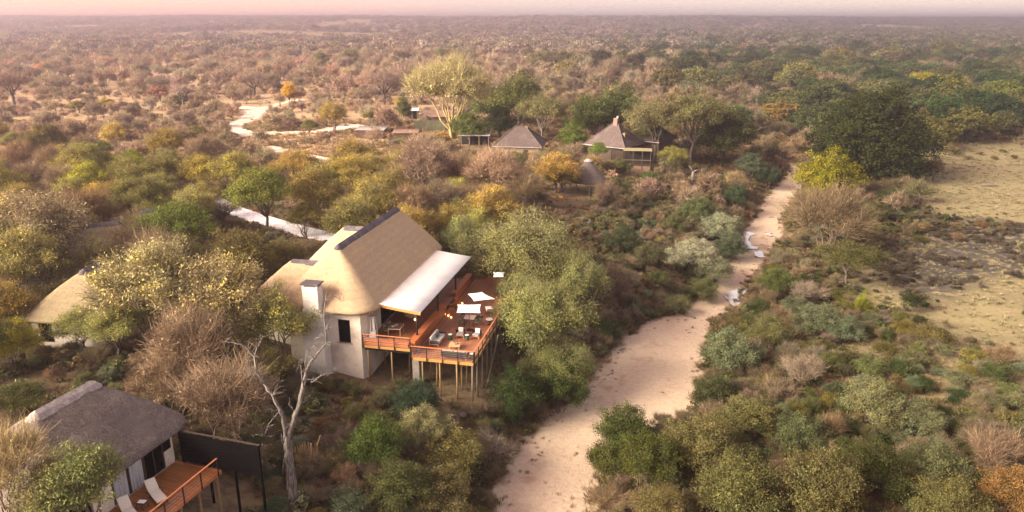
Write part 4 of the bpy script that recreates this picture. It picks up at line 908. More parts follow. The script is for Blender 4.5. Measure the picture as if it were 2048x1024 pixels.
# rocks and logs
def rock(px, py, r, label, seed):
    z = 3; 
    for _ in range(4): p = at(px, py, z); z = g1(p[0], p[1])
    rr = np.random.default_rng(seed); V = []; F = []; nu, nv = 10, 6
    for j in range(nv + 1):
        ph = math.pi * j / nv
        for i in range(nu): t = 2 * math.pi * i / nu; k = r * (1 + .35 * (vnoise(i % nu * 1.3, j * 1.7, 1, seed) - .5)); V.append((k * 1.25 * math.sin(ph) * math.cos(t), k * math.sin(ph) * math.sin(t), k * .7 * math.cos(ph)))
    for j in range(nv):
        for i in range(nu): F.append((j * nu + i, j * nu + (i + 1) % nu, (j + 1) * nu + (i + 1) % nu, (j + 1) * nu + i))
    o = MB().add(V, [f[::-1] for f in F]).build('boulder', M_rock, smooth_=False); o.location = (p[0], p[1], z + r * .2); tag(o, label, 'rock')
rock(692, 737, .36, 'rounded dark grey rock at the foot of the lodge wall', 1); rock(905, 833, .3, 'grey rock left of the other rocks under the deck corner', 2); rock(925, 831, .36, 'largest grey rock below the deck corner pole', 3); rock(942, 834, .25, 'flat pale rock at the right end of the rocks under the deck', 4)
def log(px0, py0, px1, py1, z, r, label, m=M_barkg, name='fallen_log'):
    a = at(px0, py0, z); b = at(px1, py1, z); a[2] = g1(a[0], a[1]) + r; b[2] = g1(b[0], b[1]) + r; mid = (a + b) / 2; mid[2] = g1(mid[0], mid[1]) + r * 1.4
    mb = MB(); mb.tube([a, mid, b], [r, r * .85, r * .4], 8); tag(mb.build(name, m, smooth_=True), label, 'log')
log(1232, 372, 1296, 374, 5, .35, 'long pale fallen log on the slope below the verandah'); log(700, 790, 712, 822, 4.2, .22, 'short broken stump leaning on the slope under the lodge', M_bark, 'tree_stump')
log(1962, 372, 1995, 375, 2, .25, 'dark fallen branch lying alone in the open meadow', M_bark, 'fallen_branch')
for i, (a, b) in enumerate((((1228, 395), (1262, 400)), ((1240, 412), (1275, 432)))):
    log(a[0], a[1], b[0], b[1], 4.2, .12, ('upper pale handrail pole of the steps on the slope', 'lower pale handrail pole of the steps on the slope')[i], M_pole, 'step_pole')
# ------------------------------------------------------------------ VEGETATION: prototypes
def rot_frames(D):
    D = D / (np.linalg.norm(D, axis=1)[:, None] + 1e-9)
    A = np.cross(D, np.array([0.1, .2, 1.0])); n = np.linalg.norm(A, axis=1); A[n < 1e-3] = [1, 0, 0]; A /= np.linalg.norm(A, axis=1)[:, None]
    return D, A, np.cross(D, A)
def tubes_np(P0, P1, r0, r1, n=5):
    D, A, B = rot_frames(P1 - P0); m = len(P0); t = 2 * np.pi * np.arange(n) / n; c, s = np.cos(t), np.sin(t)
    ringd = A[:, None, :] * c[None, :, None] + B[:, None, :] * s[None, :, None]
    V0 = P0[:, None] + ringd * np.asarray(r0).reshape(-1, 1, 1); V1 = P1[:, None] + ringd * np.asarray(r1).reshape(-1, 1, 1)
    V = np.concatenate([V0, V1], 1).reshape(-1, 3); b = (np.arange(m) * 2 * n)[:, None]; j = np.arange(n)[None]; k = (j + 1) % n
    return V, np.stack([b + j, b + k, b + n + k, b + n + j], -1).reshape(-1, 4)
def path_seg(p0, p1, r0, r1, r, k=4, wob=.12, lift=0.0):
    """wobbly limb as k segments"""
    L = np.linalg.norm(p1 - p0); pts = [p0]
    for i in range(1, k): t = i / k; pts.append(p0 + (p1 - p0) * t + r.normal(0, wob * L / k, 3) + np.array([0, 0, lift * L * math.sin(math.pi * t)]))
    pts.append(p1); rs = [r0 + (r1 - r0) * i / k for i in range(k + 1)]
    return [(pts[i], pts[i + 1], rs[i], rs[i + 1]) for i in range(k)]
def leaves_np(C, size, r, elong=1.7, updir=.35, outw=None):
    m = len(C); nrm = r.normal(0, 1, (m, 3)); nrm[:, 2] += updir * 2
    if outw is not None: nrm += outw * .9
    N_, A, B = rot_frames(nrm); th = r.uniform(0, 2 * np.pi, m)[:, None]; a = A * np.cos(th) + B * np.sin(th); b = np.cross(N_, a)
    s = size * r.uniform(.6, 1.35, m)[:, None]; a = a * s * elong * .5; b = b * s * .5
    V = np.stack([C - a, C + b * .9 - a * .1, C + a, C - b * .9 + a * .1 + N_ * s * .12], 1).reshape(-1, 3)
    return V, (np.arange(m) * 4)[:, None] + np.arange(4)[None]
def tree_mesh(seed, W=8.0, H=7.0, th=1.6, lobes=7, clumps=150, nleaf=60, leaf=.15, ntwig=1200, twl=.9, twr=.013, flat=.55, trunk_r=.16, clump_r=.55,
              elong=1.7, var=.28, hue=.12, shell=.75, up=.3, stems=1, vase=False, drop=0.0, dull=0.5, lean=0.0, limbk=1.0, twup=.35, base=.0, accent=None, acc_p=0, dn=.9):
    """returns trunk mesh, crown mesh arrays.  crown = lobes of leaf clumps on twigs, with gaps between clumps"""
    r = np.random.default_rng(seed); segs = []
    cz = th + (H - th) * .52; rz = (H - th) * .5; Rw = W / 2
    L = []
    for i in range(lobes):
        a = i * 2.399 + r.uniform(-.4, .4); rr_ = Rw * .62 * math.sqrt((i + .4) / lobes)
        zz = cz + rz * (.55 - dn * (rr_ / Rw) ** 1.2) * r.uniform(.5, 1.2) + r.uniform(-.12, .12) * rz
        rad = Rw * r.uniform(.30, .46) * (1.05 if i < 2 else 1)
        L.append((np.array([rr_ * math.cos(a), rr_ * math.sin(a), zz]), rad))
    base_pts = []
    for s in range(stems):
        a = r.uniform(0, 6.28); b = np.array([math.cos(a), math.sin(a), 0]) * (.0 if stems == 1 else .25 * r.uniform(.4, 1.3)); top = np.array([b[0] * 2 + r.uniform(-.3, .3) + lean, b[1] * 2 + r.uniform(-.3, .3), th * (1 if stems == 1 else r.uniform(.6, 1.0))])
        segs += path_seg(b * .12 - [0, 0, .5], top, trunk_r * 1.25, trunk_r * .85, r, 3, .08); base_pts.append(top)
    CC, CL = [], []
    per = [max(1, int(clumps * rad ** 2 / sum(q[1] ** 2 for q in L))) for c, rad in L]
    for i, (c, rad) in enumerate(L):
        bp = base_pts[i % len(base_pts)]; mid = bp + (c - bp) * .8
        lim = path_seg(bp, mid, trunk_r * .6 * limbk, trunk_r * .26 * limbk, r, 4, .16, .08); segs += lim
        for j in range(per[i]):
            d = r.normal(0, 1, 3); d /= np.linalg.norm(d); d[2] = d[2] * (flat + .25) + up * .4
            if d[2] < -.45: d[2] *= .5
            k = r.uniform(shell, 1.08) if r.random() < .8 else r.uniform(.3, .8)
            p = c + d * rad * k * np.array([1.15, 1.15, flat * 1.25]); p[2] = max(p[2], th * .35 + base)
            CC.append(p); CL.append(c)
            if vase or r.random() < .55: segs += path_seg(lim[-1][1], p, trunk_r * .17 * limbk, trunk_r * .05, r, 3, .14)
    CC = np.array(CC); CL = np.array(CL); nc = len(CC); ctr = np.array([0, 0, cz])
    # leaves
    VV, FF, TT, MI = [], [], [], []; off = 0
    tone_c = 1 + r.normal(0, var * .6, (nc, 1)) * np.ones((1, 3)) + r.normal(0, hue * .5, (nc, 1)) * np.array([[1, .25, -.6]])
    if accent is not None:
        am = r.random(nc) < acc_p; tone_c[am] = np.array(accent) * (1 + r.normal(0, .12, (am.sum(), 1)))
    if nleaf:
        cnt = np.maximum(1, (nleaf * r.uniform(.45, 1.5, nc)).astype(int)); ci = np.repeat(np.arange(nc), cnt)
        off3 = r.normal(0, 1, (len(ci), 3)) * clump_r * np.array([.62, .62, .42]); P = CC[ci] + off3
        if drop: P[:, 2] -= np.abs(r.normal(0, drop, len(ci)))
        V, F = leaves_np(P, leaf, r, elong, .35, (CC[ci] - ctr) / Rw)
        tn = tone_c[ci] * (1 + r.normal(0, var * .34, (len(ci), 1))); tn = np.clip(tn, .25, 2.2)
        VV.append(V); FF.append(F); TT.append(np.repeat(tn, 4, 0)); MI.append(np.zeros(len(F))); off += len(V)
    if ntwig:
        ci = r.integers(0, nc, ntwig); st = CC[ci] + r.normal(0, clump_r * .35, (ntwig, 3)) - (CC[ci] - CL[ci]) * .25
        d = (CC[ci] - ctr) / Rw + r.normal(0, .55, (ntwig, 3)); d[:, 2] += twup; d /= np.linalg.norm(d, axis=1)[:, None]
        ln = twl * r.uniform(.4, 1.2, ntwig)[:, None]; m1 = st + d * ln * .5 + r.normal(0, .05, (ntwig, 3)); e = m1 + (d + r.normal(0, .35, (ntwig, 3))) * ln * .5
        for a, b, q0, q1 in ((st, m1, twr, twr * .7), (m1, e, twr * .7, twr * .2)):
            V, F = tubes_np(a, b, np.full(ntwig, q0), np.full(ntwig, q1), 3); VV.append(V); FF.append(F + off); off += len(V)
            tn = np.clip(np.exp(r.normal(0, .45, (ntwig, 1))) * np.ones((1, 3)), .3, 3.2); TT.append(np.repeat(tn, 6, 0)); MI.append(np.ones(len(F)))
    P0 = np.array([s[0] for s in segs]); P1 = np.array([s[1] for s in segs]); R0 = np.array([s[2] for s in segs]); R1 = np.array([s[3] for s in segs])
    TV, TF = tubes_np(P0, P1, R0, R1, 6)
    return (np.concatenate(VV), np.concatenate(FF), np.concatenate(TT), np.concatenate(MI)), (TV, TF), W, H, cz / H
PROTO = {}; VARI = {}
def proto(key, n, bark, **kw):
    VARI[key] = n
    for i in range(n):
        (V, F, T, MI), (TV, TF), W, H, cf = tree_mesh(1000 + sum(map(ord, key)) * 7 + i * 31, **kw)
        cm = mesh_np('crown', V, F, mats=[L_obj, T_obj], midx=MI, tone=T)
        tm = mesh_np('trunk', TV, TF, mats=[bark], smooth_=True)
        PROTO[key, i] = dict(crown=cm, trunk=tm, W=W, H=H, cf=cf, raw=(V, F, T, MI, TV, TF), bark=bark)
proto('acacia', 2, M_bark, W=9, H=7.5, th=2.2, lobes=9, clumps=190, nleaf=100, leaf=.10, ntwig=1500, twl=.8, clump_r=.6, flat=.55, trunk_r=.17, stems=1, drop=.1)
proto('bushwillow', 3, M_limb, dn=1.35, W=7, H=6.5, th=1.3, lobes=8, clumps=180, nleaf=72, leaf=.092, ntwig=3600, twl=.95, clump_r=.5, flat=.75, trunk_r=.11, stems=4, accent=(1.5, 1.45, .95), acc_p=.22, shell=.6)
proto('tallwillow', 1, M_limb, W=5.5, H=11, th=6.0, lobes=8, clumps=150, nleaf=60, leaf=.10, ntwig=2200, twl=.8, twr=.010, clump_r=.45, flat=.9, trunk_r=.14, stems=2, dn=1.2)
proto('tallbare', 1, M_limb, W=6, H=11, th=5.5, lobes=8, clumps=130, nleaf=10, leaf=.08, ntwig=4200, twl=1.3, twr=.012, clump_r=.5, flat=.9, trunk_r=.12, stems=4, shell=.4, twup=.8, dn=1.3)
proto('bare', 3, M_limb, dn=1.5, W=6.5, H=5.5, th=.9, lobes=9, clumps=150, nleaf=9, leaf=.11, ntwig=5000, twl=1.25, twr=.0125, clump_r=.5, flat=.8, trunk_r=.085, stems=6, shell=.45, twup=.7)
proto('dense', 2, M_bark, dn=1.9, W=10, H=9, th=1.3, lobes=14, clumps=420, nleaf=60, leaf=.17, ntwig=300, twl=.7, clump_r=.62, flat=.85, trunk_r=.3, stems=1, elong=1.4, shell=.8, var=.36)
proto('giant', 1, M_darkbark, dn=2.6, W=26, H=20, th=2.6, lobes=22, clumps=2100, nleaf=42, leaf=.36, ntwig=300, twl=1.4, clump_r=1.15, flat=.95, trunk_r=.9, stems=1, elong=1.3, shell=.82, var=.36, up=.1)
proto('weeping', 2, M_bark, dn=1.5, W=9, H=8, th=2.0, lobes=10, clumps=290, nleaf=120, leaf=.07, ntwig=1800, twl=.9, clump_r=.55, flat=.6, trunk_r=.22, stems=2, drop=.45, elong=1.8, accent=(1.3, 1.25, 1.0), acc_p=.3)
proto('shrub', 4, M_limb, dn=1.7, W=3.4, H=2.5, th=.3, lobes=6, clumps=90, nleaf=78, leaf=.068, ntwig=700, twl=.5, twr=.009, clump_r=.32, flat=.75, trunk_r=.04, stems=5, shell=.55, var=.34)
proto('bigbush', 3, M_limb, W=6.5, H=4.6, th=.4, dn=1.6, lobes=9, clumps=230, nleaf=95, leaf=.082, ntwig=1500, twl=.7, twr=.009, clump_r=.42, flat=.8, trunk_r=.06, stems=6, shell=.5, var=.34)
proto('bareshrub', 3, M_limb, dn=1.7, W=3.2, H=2.3, th=.2, lobes=5, clumps=60, nleaf=6, leaf=.07, ntwig=2200, twl=.75, twr=.008, clump_r=.28, flat=.8, trunk_r=.03, stems=7, shell=.3, twup=.9)
proto('gnarled', 3, M_bark, W=11, H=8, th=2.4, lobes=7, clumps=70, nleaf=0, ntwig=2600, twl=1.5, twr=.02, clump_r=.9, flat=.5, trunk_r=.38, stems=1, limbk=1.15, vase=True, shell=.5, twup=.25)
proto('fever', 1, M_fever, W=17, H=15, th=2.6, lobes=11, clumps=330, nleaf=13, leaf=.18, ntwig=9000, twl=2.4, twr=.026, clump_r=.8, flat=.75, trunk_r=.26, stems=4, vase=True, shell=.6, twup=.9, limbk=1.2, elong=1.5)
# middle-distance level of detail
proto('midtree', 4, M_bark, dn=1.6, W=8, H=6.5, th=1.4, lobes=8, clumps=110, nleaf=22, leaf=.34, ntwig=300, twl=1.0, twr=.03, clump_r=.6, flat=.7, trunk_r=.2, stems=1, elong=1.4, var=.34)
proto('rivertree', 3, M_darkbark, W=14, H=9.5, th=1.6, lobes=12, clumps=260, nleaf=34, leaf=.36, ntwig=250, twl=1.2, twr=.035, clump_r=.85, flat=.8, trunk_r=.3, stems=1, elong=1.4, var=.30, dn=1.8, shell=.78)
proto('midbare', 3, M_limb, dn=1.4, W=6.5, H=5, th=.8, lobes=7, clumps=70, nleaf=6, leaf=.22, ntwig=1100, twl=1.5, twr=.032, clump_r=.6, flat=.8, trunk_r=.12, stems=4, shell=.4, twup=.7)
proto('midshrub', 4, M_limb, dn=1.7, W=3.2, H=2.1, th=.2, lobes=5, clumps=30, nleaf=14, leaf=.24, ntwig=90, twl=.7, twr=.02, clump_r=.35, flat=.75, trunk_r=.05, stems=3, var=.34)
proto('farclump', 4, M_bark, dn=1.6, W=9, H=5.5, th=.6, lobes=6, clumps=30, nleaf=20, leaf=.62, ntwig=30, twl=1.6, twr=.06, clump_r=1.0, flat=.65, trunk_r=.2, stems=1, elong=1.2, var=.3)
def palm_mesh(seed, W=3.4, fr=34):
    r = np.random.default_rng(seed); V = []; F = []; T = []
    for k in range(fr):
        a = r.uniform(0, 6.28); el = r.uniform(.5, 1.45); L = r.uniform(.8, 1.15) * W * .55; d = np.array([math.cos(a) * math.cos(el), math.sin(a) * math.cos(el), math.sin(el)]); p = np.array([0, 0, .1]); side_ = np.array([-math.sin(a), math.cos(a), 0]); tn = np.clip(1 + r.normal(0, .25), .5, 1.8)
        for s in range(9):
            q = p + d * L / 9; d = d + np.array([0, 0, -.13]); d /= np.linalg.norm(d)
            for sg in (-1, 1):
                for h in (0, .5):
                    b0 = p + (q - p) * h; tip = b0 + side_ * sg * .34 * math.sin(math.pi * (s + 1.2) / 10.5) * W / 3.4 + d * .16; k0 = len(V); V += [b0, b0 + (q - p) * .3, tip]; F.append((k0, k0 + 1, k0 + 2)); T += [(tn, tn, tn, 1)] * 3
            p = q
    return np.array(V), np.array(F), np.array(T)
for i in range(2):
    V, F, T = palm_mesh(50 + i); PROTO['palm', i] = dict(crown=mesh_np('fronds', V, None, F, mats=[L_obj], tone=T), trunk=None, W=3.4, H=2.0, cf=.5, raw=None)
VARI['palm'] = 2
def tuft_mesh(seed, n=46, h=.5, w=.02, spread=.28):
    r = np.random.default_rng(seed); a = r.uniform(0, 6.28, n); b = np.stack([np.cos(a), np.sin(a), np.zeros(n)], 1) * r.uniform(0, spread, n)[:, None]
    d = np.stack([np.cos(a) * .5, np.sin(a) * .5, np.ones(n)], 1) + r.normal(0, .3, (n, 3)); d /= np.linalg.norm(d, axis=1)[:, None]; L = h * r.uniform(.4, 1.2, n)[:, None]
    s = np.stack([-np.sin(a), np.cos(a), np.zeros(n)], 1) * w; m = b + d * L * .55; e = m + (d + np.array([0, 0, -.7])) * L * .5
    V = np.stack([b - s, b + s, m + s * .8, m - s * .8, e], 1).reshape(-1, 3); k = np.arange(n)[:, None] * 5
    t = np.clip(1 + r.normal(0, .25, n), .4, 1.8); T = np.repeat(np.stack([t, t, t, np.ones(n)], 1), 5, 0)
    return V, k + np.array([[0, 1, 2, 3]]), k + np.array([[3, 2, 4]]), T
# ------------------------------------------------------------------ stuff scatter (instances on points)
libs = {}
def lib(name, keys):
    c = bpy.data.collections.new(name); j = 0
    for key in keys:
        for i in range(VARI[key]):
            V, F, T, MI, TV, TF = PROTO[key, i]['raw']; k = len(V)
            me = mesh_np('scatter_piece', np.concatenate([V, TV]), np.concatenate([F, TF + k]), mats=[L_inst, T_inst, PROTO[key, i]['bark']], midx=np.concatenate([MI, np.full(len(TF), 2)]), tone=np.concatenate([np.c_[T, np.ones(len(T))], np.ones((len(TV), 4))]))
            o = bpy.data.objects.new('a%02d' % j, me); c.objects.link(o); j += 1
    libs[name] = (c, j)
for k, P_ in PROTO.items():
    if k[0] == 'palm': continue
    P_['raw'] = P_['raw'][:2] + (P_['raw'][2],) + P_['raw'][3:]
lib('lib_shrub', ['midshrub', 'shrub']); lib('lib_midshrub', ['midshrub']); lib('lib_far', ['farclump']); lib('lib_midmix', ['midbare', 'midshrub']); lib('lib_midtree', ['rivertree']); lib('lib_bareshrub', ['bareshrub'])
c = bpy.data.collections.new('lib_grass')
for i in range(4):
    V, F4_, F3_, T = tuft_mesh(i); me = mesh_np('tuft', V, F4_, F3_, mats=[L_inst], tone=T); c.objects.link(bpy.data.objects.new('a%02d' % i, me))
libs['lib_grass'] = (c, 4)
def scatter(name, libname, x, y, scl, tint, label, zoff=-.05, zs=None):
    coll, n = libs[libname]; m = len(x); z = gh(x, y) + zoff
    me = bpy.data.meshes.new(name); me.vertices.add(m); me.vertices.foreach_set('co', np.stack([x, y, z], 1).astype(np.float32).ravel())
    r = np.random.default_rng(m)
    def A(nm, ty, arr, f='value'): a = me.attributes.new(nm, ty, 'POINT'); a.data.foreach_set(f, arr.ravel())
    A('rot', 'FLOAT_VECTOR', np.stack([r.normal(0, .06, m), r.normal(0, .06, m), r.uniform(0, 6.28, m)], 1).astype(np.float32), 'vector')
    zs = scl if zs is None else zs
    A('scl', 'FLOAT_VECTOR', np.stack([scl, scl, zs], 1).astype(np.float32), 'vector')
    A('idx', 'INT', r.integers(0, n, m).astype(np.int32)); A('tint', 'FLOAT_COLOR', np.c_[tint * VS, np.ones(m)].astype(np.float32), 'color')
    o = mobj(name, me); ng = bpy.data.node_groups.new(name, 'GeometryNodeTree')
    ng.interface.new_socket('Geometry', in_out='INPUT', socket_type='NodeSocketGeometry'); ng.interface.new_socket('Geometry', in_out='OUTPUT', socket_type='NodeSocketGeometry')
    gi = ng.nodes.new('NodeGroupInput'); go = ng.nodes.new('NodeGroupOutput'); ip = ng.nodes.new('GeometryNodeInstanceOnPoints'); ci = ng.nodes.new('GeometryNodeCollectionInfo')
    ci.inputs['Collection'].default_value = coll; ci.inputs['Separate Children'].default_value = True; ci.inputs['Reset Children'].default_value = True
    def NA(nm, ty): q = ng.nodes.new('GeometryNodeInputNamedAttribute'); q.data_type = ty; q.inputs['Name'].default_value = nm; return q.outputs['Attribute']
    ip.inputs['Pick Instance'].default_value = True
    ng.links.new(gi.outputs[0], ip.inputs['Points']); ng.links.new(ci.outputs[0], ip.inputs['Instance']); ng.links.new(NA('idx', 'INT'), ip.inputs['Instance Index'])
    ng.links.new(NA('rot', 'FLOAT_VECTOR'), ip.inputs['Rotation']); ng.links.new(NA('scl', 'FLOAT_VECTOR'), ip.inputs['Scale']); ng.links.new(ip.outputs[0], go.inputs[0])
    md = o.modifiers.new('scatter', 'NODES'); md.node_group = ng; tag(o, label, kind='stuff'); return o
# ------------------------------------------------------------------ where things must stay open
def inpoly(px, py, P):
    px = np.asarray(px, float); py = np.asarray(py, float); c = np.zeros(px.shape, bool); n = len(P)
    for i in range(n):
        (x0, y0), (x1, y1) = P[i], P[(i + 1) % n]
        c ^= ((y0 > py) != (y1 > py)) & (px < (x1 - x0) * (py - y0) / (y1 - y0 + 1e-12) + x0)
    return c
FOOT = []   # keep-out footprints in world space (x, y, radius)
for x in np.arange(-12, -2.5, 1.5):
    for y in np.arange(0, 21, 1.5): q = loc1(x, y); FOOT.append((q[0], q[1], 1.3))
for x in np.arange(-15, -12, 1.5):
    for y in (2, 4, 6, 11, 13, 15): q = loc1(x, y); FOOT.append((q[0], q[1], 1.3))
for x in np.arange(0, 6, 1.5):
    for y in np.arange(0, 21, 1.5): q = loc1(x, y); FOOT.append((q[0], q[1], 1.0))
for x in np.arange(-7.5, 4, 1.5):
    for y in np.arange(-8.5, 2.5, 1.5): q = P2(x, y, 0); FOOT.append((q[0], q[1], 1.1))
FOOT += [(-36.6, 61.8, 5), (-43.2, 76.2, 5), (-41.2, 83.5, 5), (2, 151, 6.5), (18, 150, 7), (28, 152, 5.5), (24, 143.5, 3.5), (12.6, 122.5, 4), (bx_, by_ + 1, 4.0), (-33.4, 178, 4.4), (-24.4, 173, 4.4), (-8.2, 165, 4.4), (-28.6, 211, 4), (-19.5, 206, 6)]
FOOT = np.array(FOOT)
def clear_foot(x, y, pad=0):
    d = np.full(np.shape(x), 1e9)
    for a, b, r_ in FOOT: d = np.minimum(d, np.hypot(np.asarray(x) - a, np.asarray(y) - b) - r_)
    return d > pad
def open_ok(x, y, pad=0.5):
    sd_, _ = river(x, y)
    return (sd_ > pad) & (road_sd(np.asarray(x, float), np.asarray(y, float)) > pad) & (seg_dist(np.asarray(x, float), np.asarray(y, float), DRIVE[0]) > DRIVE[1] + .3) & clear_foot(x, y, .2)
# what the photograph shows openly, with the distance of the thing shown (crowns nearer than that may not cover it)
SHOWN = [([(530, 585), (575, 560), (660, 490), (800, 415), (900, 487), (1000, 520), (985, 600), (1005, 650), (960, 740), (940, 850), (820, 770), (760, 745), (655, 725), (612, 690), (612, 610)], 64),
         ([(75, 822), (185, 768), (350, 825), (350, 870), (520, 890), (520, 990), (420, 960), (330, 1024), (240, 1024), (205, 960), (110, 880)], 45),
         ([(62, 628), (152, 545), (185, 590), (160, 660), (70, 690)], 70),
         ([(985, 1024), (1045, 900), (1165, 795), (1250, 690), (1370, 630), (1430, 560), (1480, 470), (1528, 400), (1590, 335), (1604, 340), (1580, 400), (1562, 430), (1560, 470), (1538, 520), (1488, 575), (1455, 640), (1412, 665), (1385, 760), (1390, 830), (1215, 780), (1165, 930), (1185, 1024)], 140),
         ([(988, 292), (1035, 252), (1066, 252), (1106, 292), (1060, 306), (990, 300)], 160), ([(1215, 262), (1245, 236), (1262, 240), (1272, 285), (1294, 298), (1290, 318), (1225, 318), (1208, 285)], 158),
         ([(1150, 325), (1178, 308), (1212, 345), (1180, 350)], 130), ([(712, 248), (770, 246), (770, 278), (714, 278)], 185), ([(793, 256), (842, 256), (842, 284), (795, 284)], 178),
         ([(455, 250), (480, 210), (535, 210), (520, 232), (495, 262), (640, 255), (715, 250), (715, 270), (560, 275), (460, 275)], 230),
         ([(415, 395), (440, 395), (520, 430), (600, 455), (660, 465), (670, 484), (560, 462), (490, 440), (430, 415)], 120),
         ([(1790, 330), (1900, 310), (2048, 310), (2048, 440), (1880, 420)], 170), ([(1700, 560), (1800, 480), (2048, 450), (2048, 700), (1900, 640), (1760, 590)], 110),
         ([(915, 268), (976, 268), (976, 300), (915, 300)], 168), ([(820, 236), (882, 238), (882, 262), (820, 262)], 195), ([(1092, 390), (1168, 388), (1168, 412), (1092, 415)], 122),
         ([(640, 735), (740, 750), (940, 850), (900, 845), (720, 800), (600, 800), (600, 740)], 58), ([(560, 1024), (560, 840), (480, 690), (660, 600), (640, 800), (620, 1024)], 42), ([(590, 860), (640, 850), (640, 940), (600, 940)], 44),
         ([(330, 930), (440, 930), (560, 1000), (560, 1024), (380, 1024)], 44), ([(545, 292), (650, 300), (650, 325), (560, 320)], 165)]
def hides(x, y, z0, h, w_):
    """would a crown standing here cover something the photograph shows?"""
    for fz in (.25, .6, .95):
        for fx_ in (-.38, 0, .38):
            px, py, d = proj(x + fx_ * w_, y, z0 + h * fz)
            for P_, D in SHOWN:
                if d < D and inpoly(px, py, P_): return True
    return False
def place(px, py, wpx, key, vi, hz):
    P_ = PROTO[key, vi]; d = ray(px, py); z = 4.0; t = (z - CAMH) / d[2] if d[2] < -.01 else 900
    for _ in range(25):
        s = wpx * t / FOC / P_['W']; h = P_['H'] * s * hz; x, y = d[0] * t, d[1] * t
        if y > 3000: break
        zt = g1(x, y) + P_['cf'] * h; t2 = (zt - CAMH) / d[2] if d[2] < -.005 else t; t = t * .4 + t2 * .6
    x, y = d[0] * t, d[1] * t; s = wpx * t / FOC / P_['W']; return x, y, s
VS = .95
PLANTED = []   # dicts
def plant(key, vi, x, y, s, hz, colr, cat, label=None, rz=None, hero=False, sp=''):
    if key == 'shrub' and PROTO[key, vi]['W'] * s > 4.0: f_ = PROTO[key, vi]['W'] / 6.5; hz *= (2.5 / 3.4) / (4.6 / 6.5); key = 'bigbush'; vi = vi % 3; s *= f_
    P_ = PROTO[key, vi]; z = g1(x, y); rz = rng.uniform(0, 6.28) if rz is None else rz
    PLANTED.append(dict(key=key, vi=vi, x=x, y=y, z=z, s=s, hz=hz, col=colr, cat=cat, label=label, rz=rz, w=P_['W'] * s, h=P_['H'] * s * hz, sp=sp))
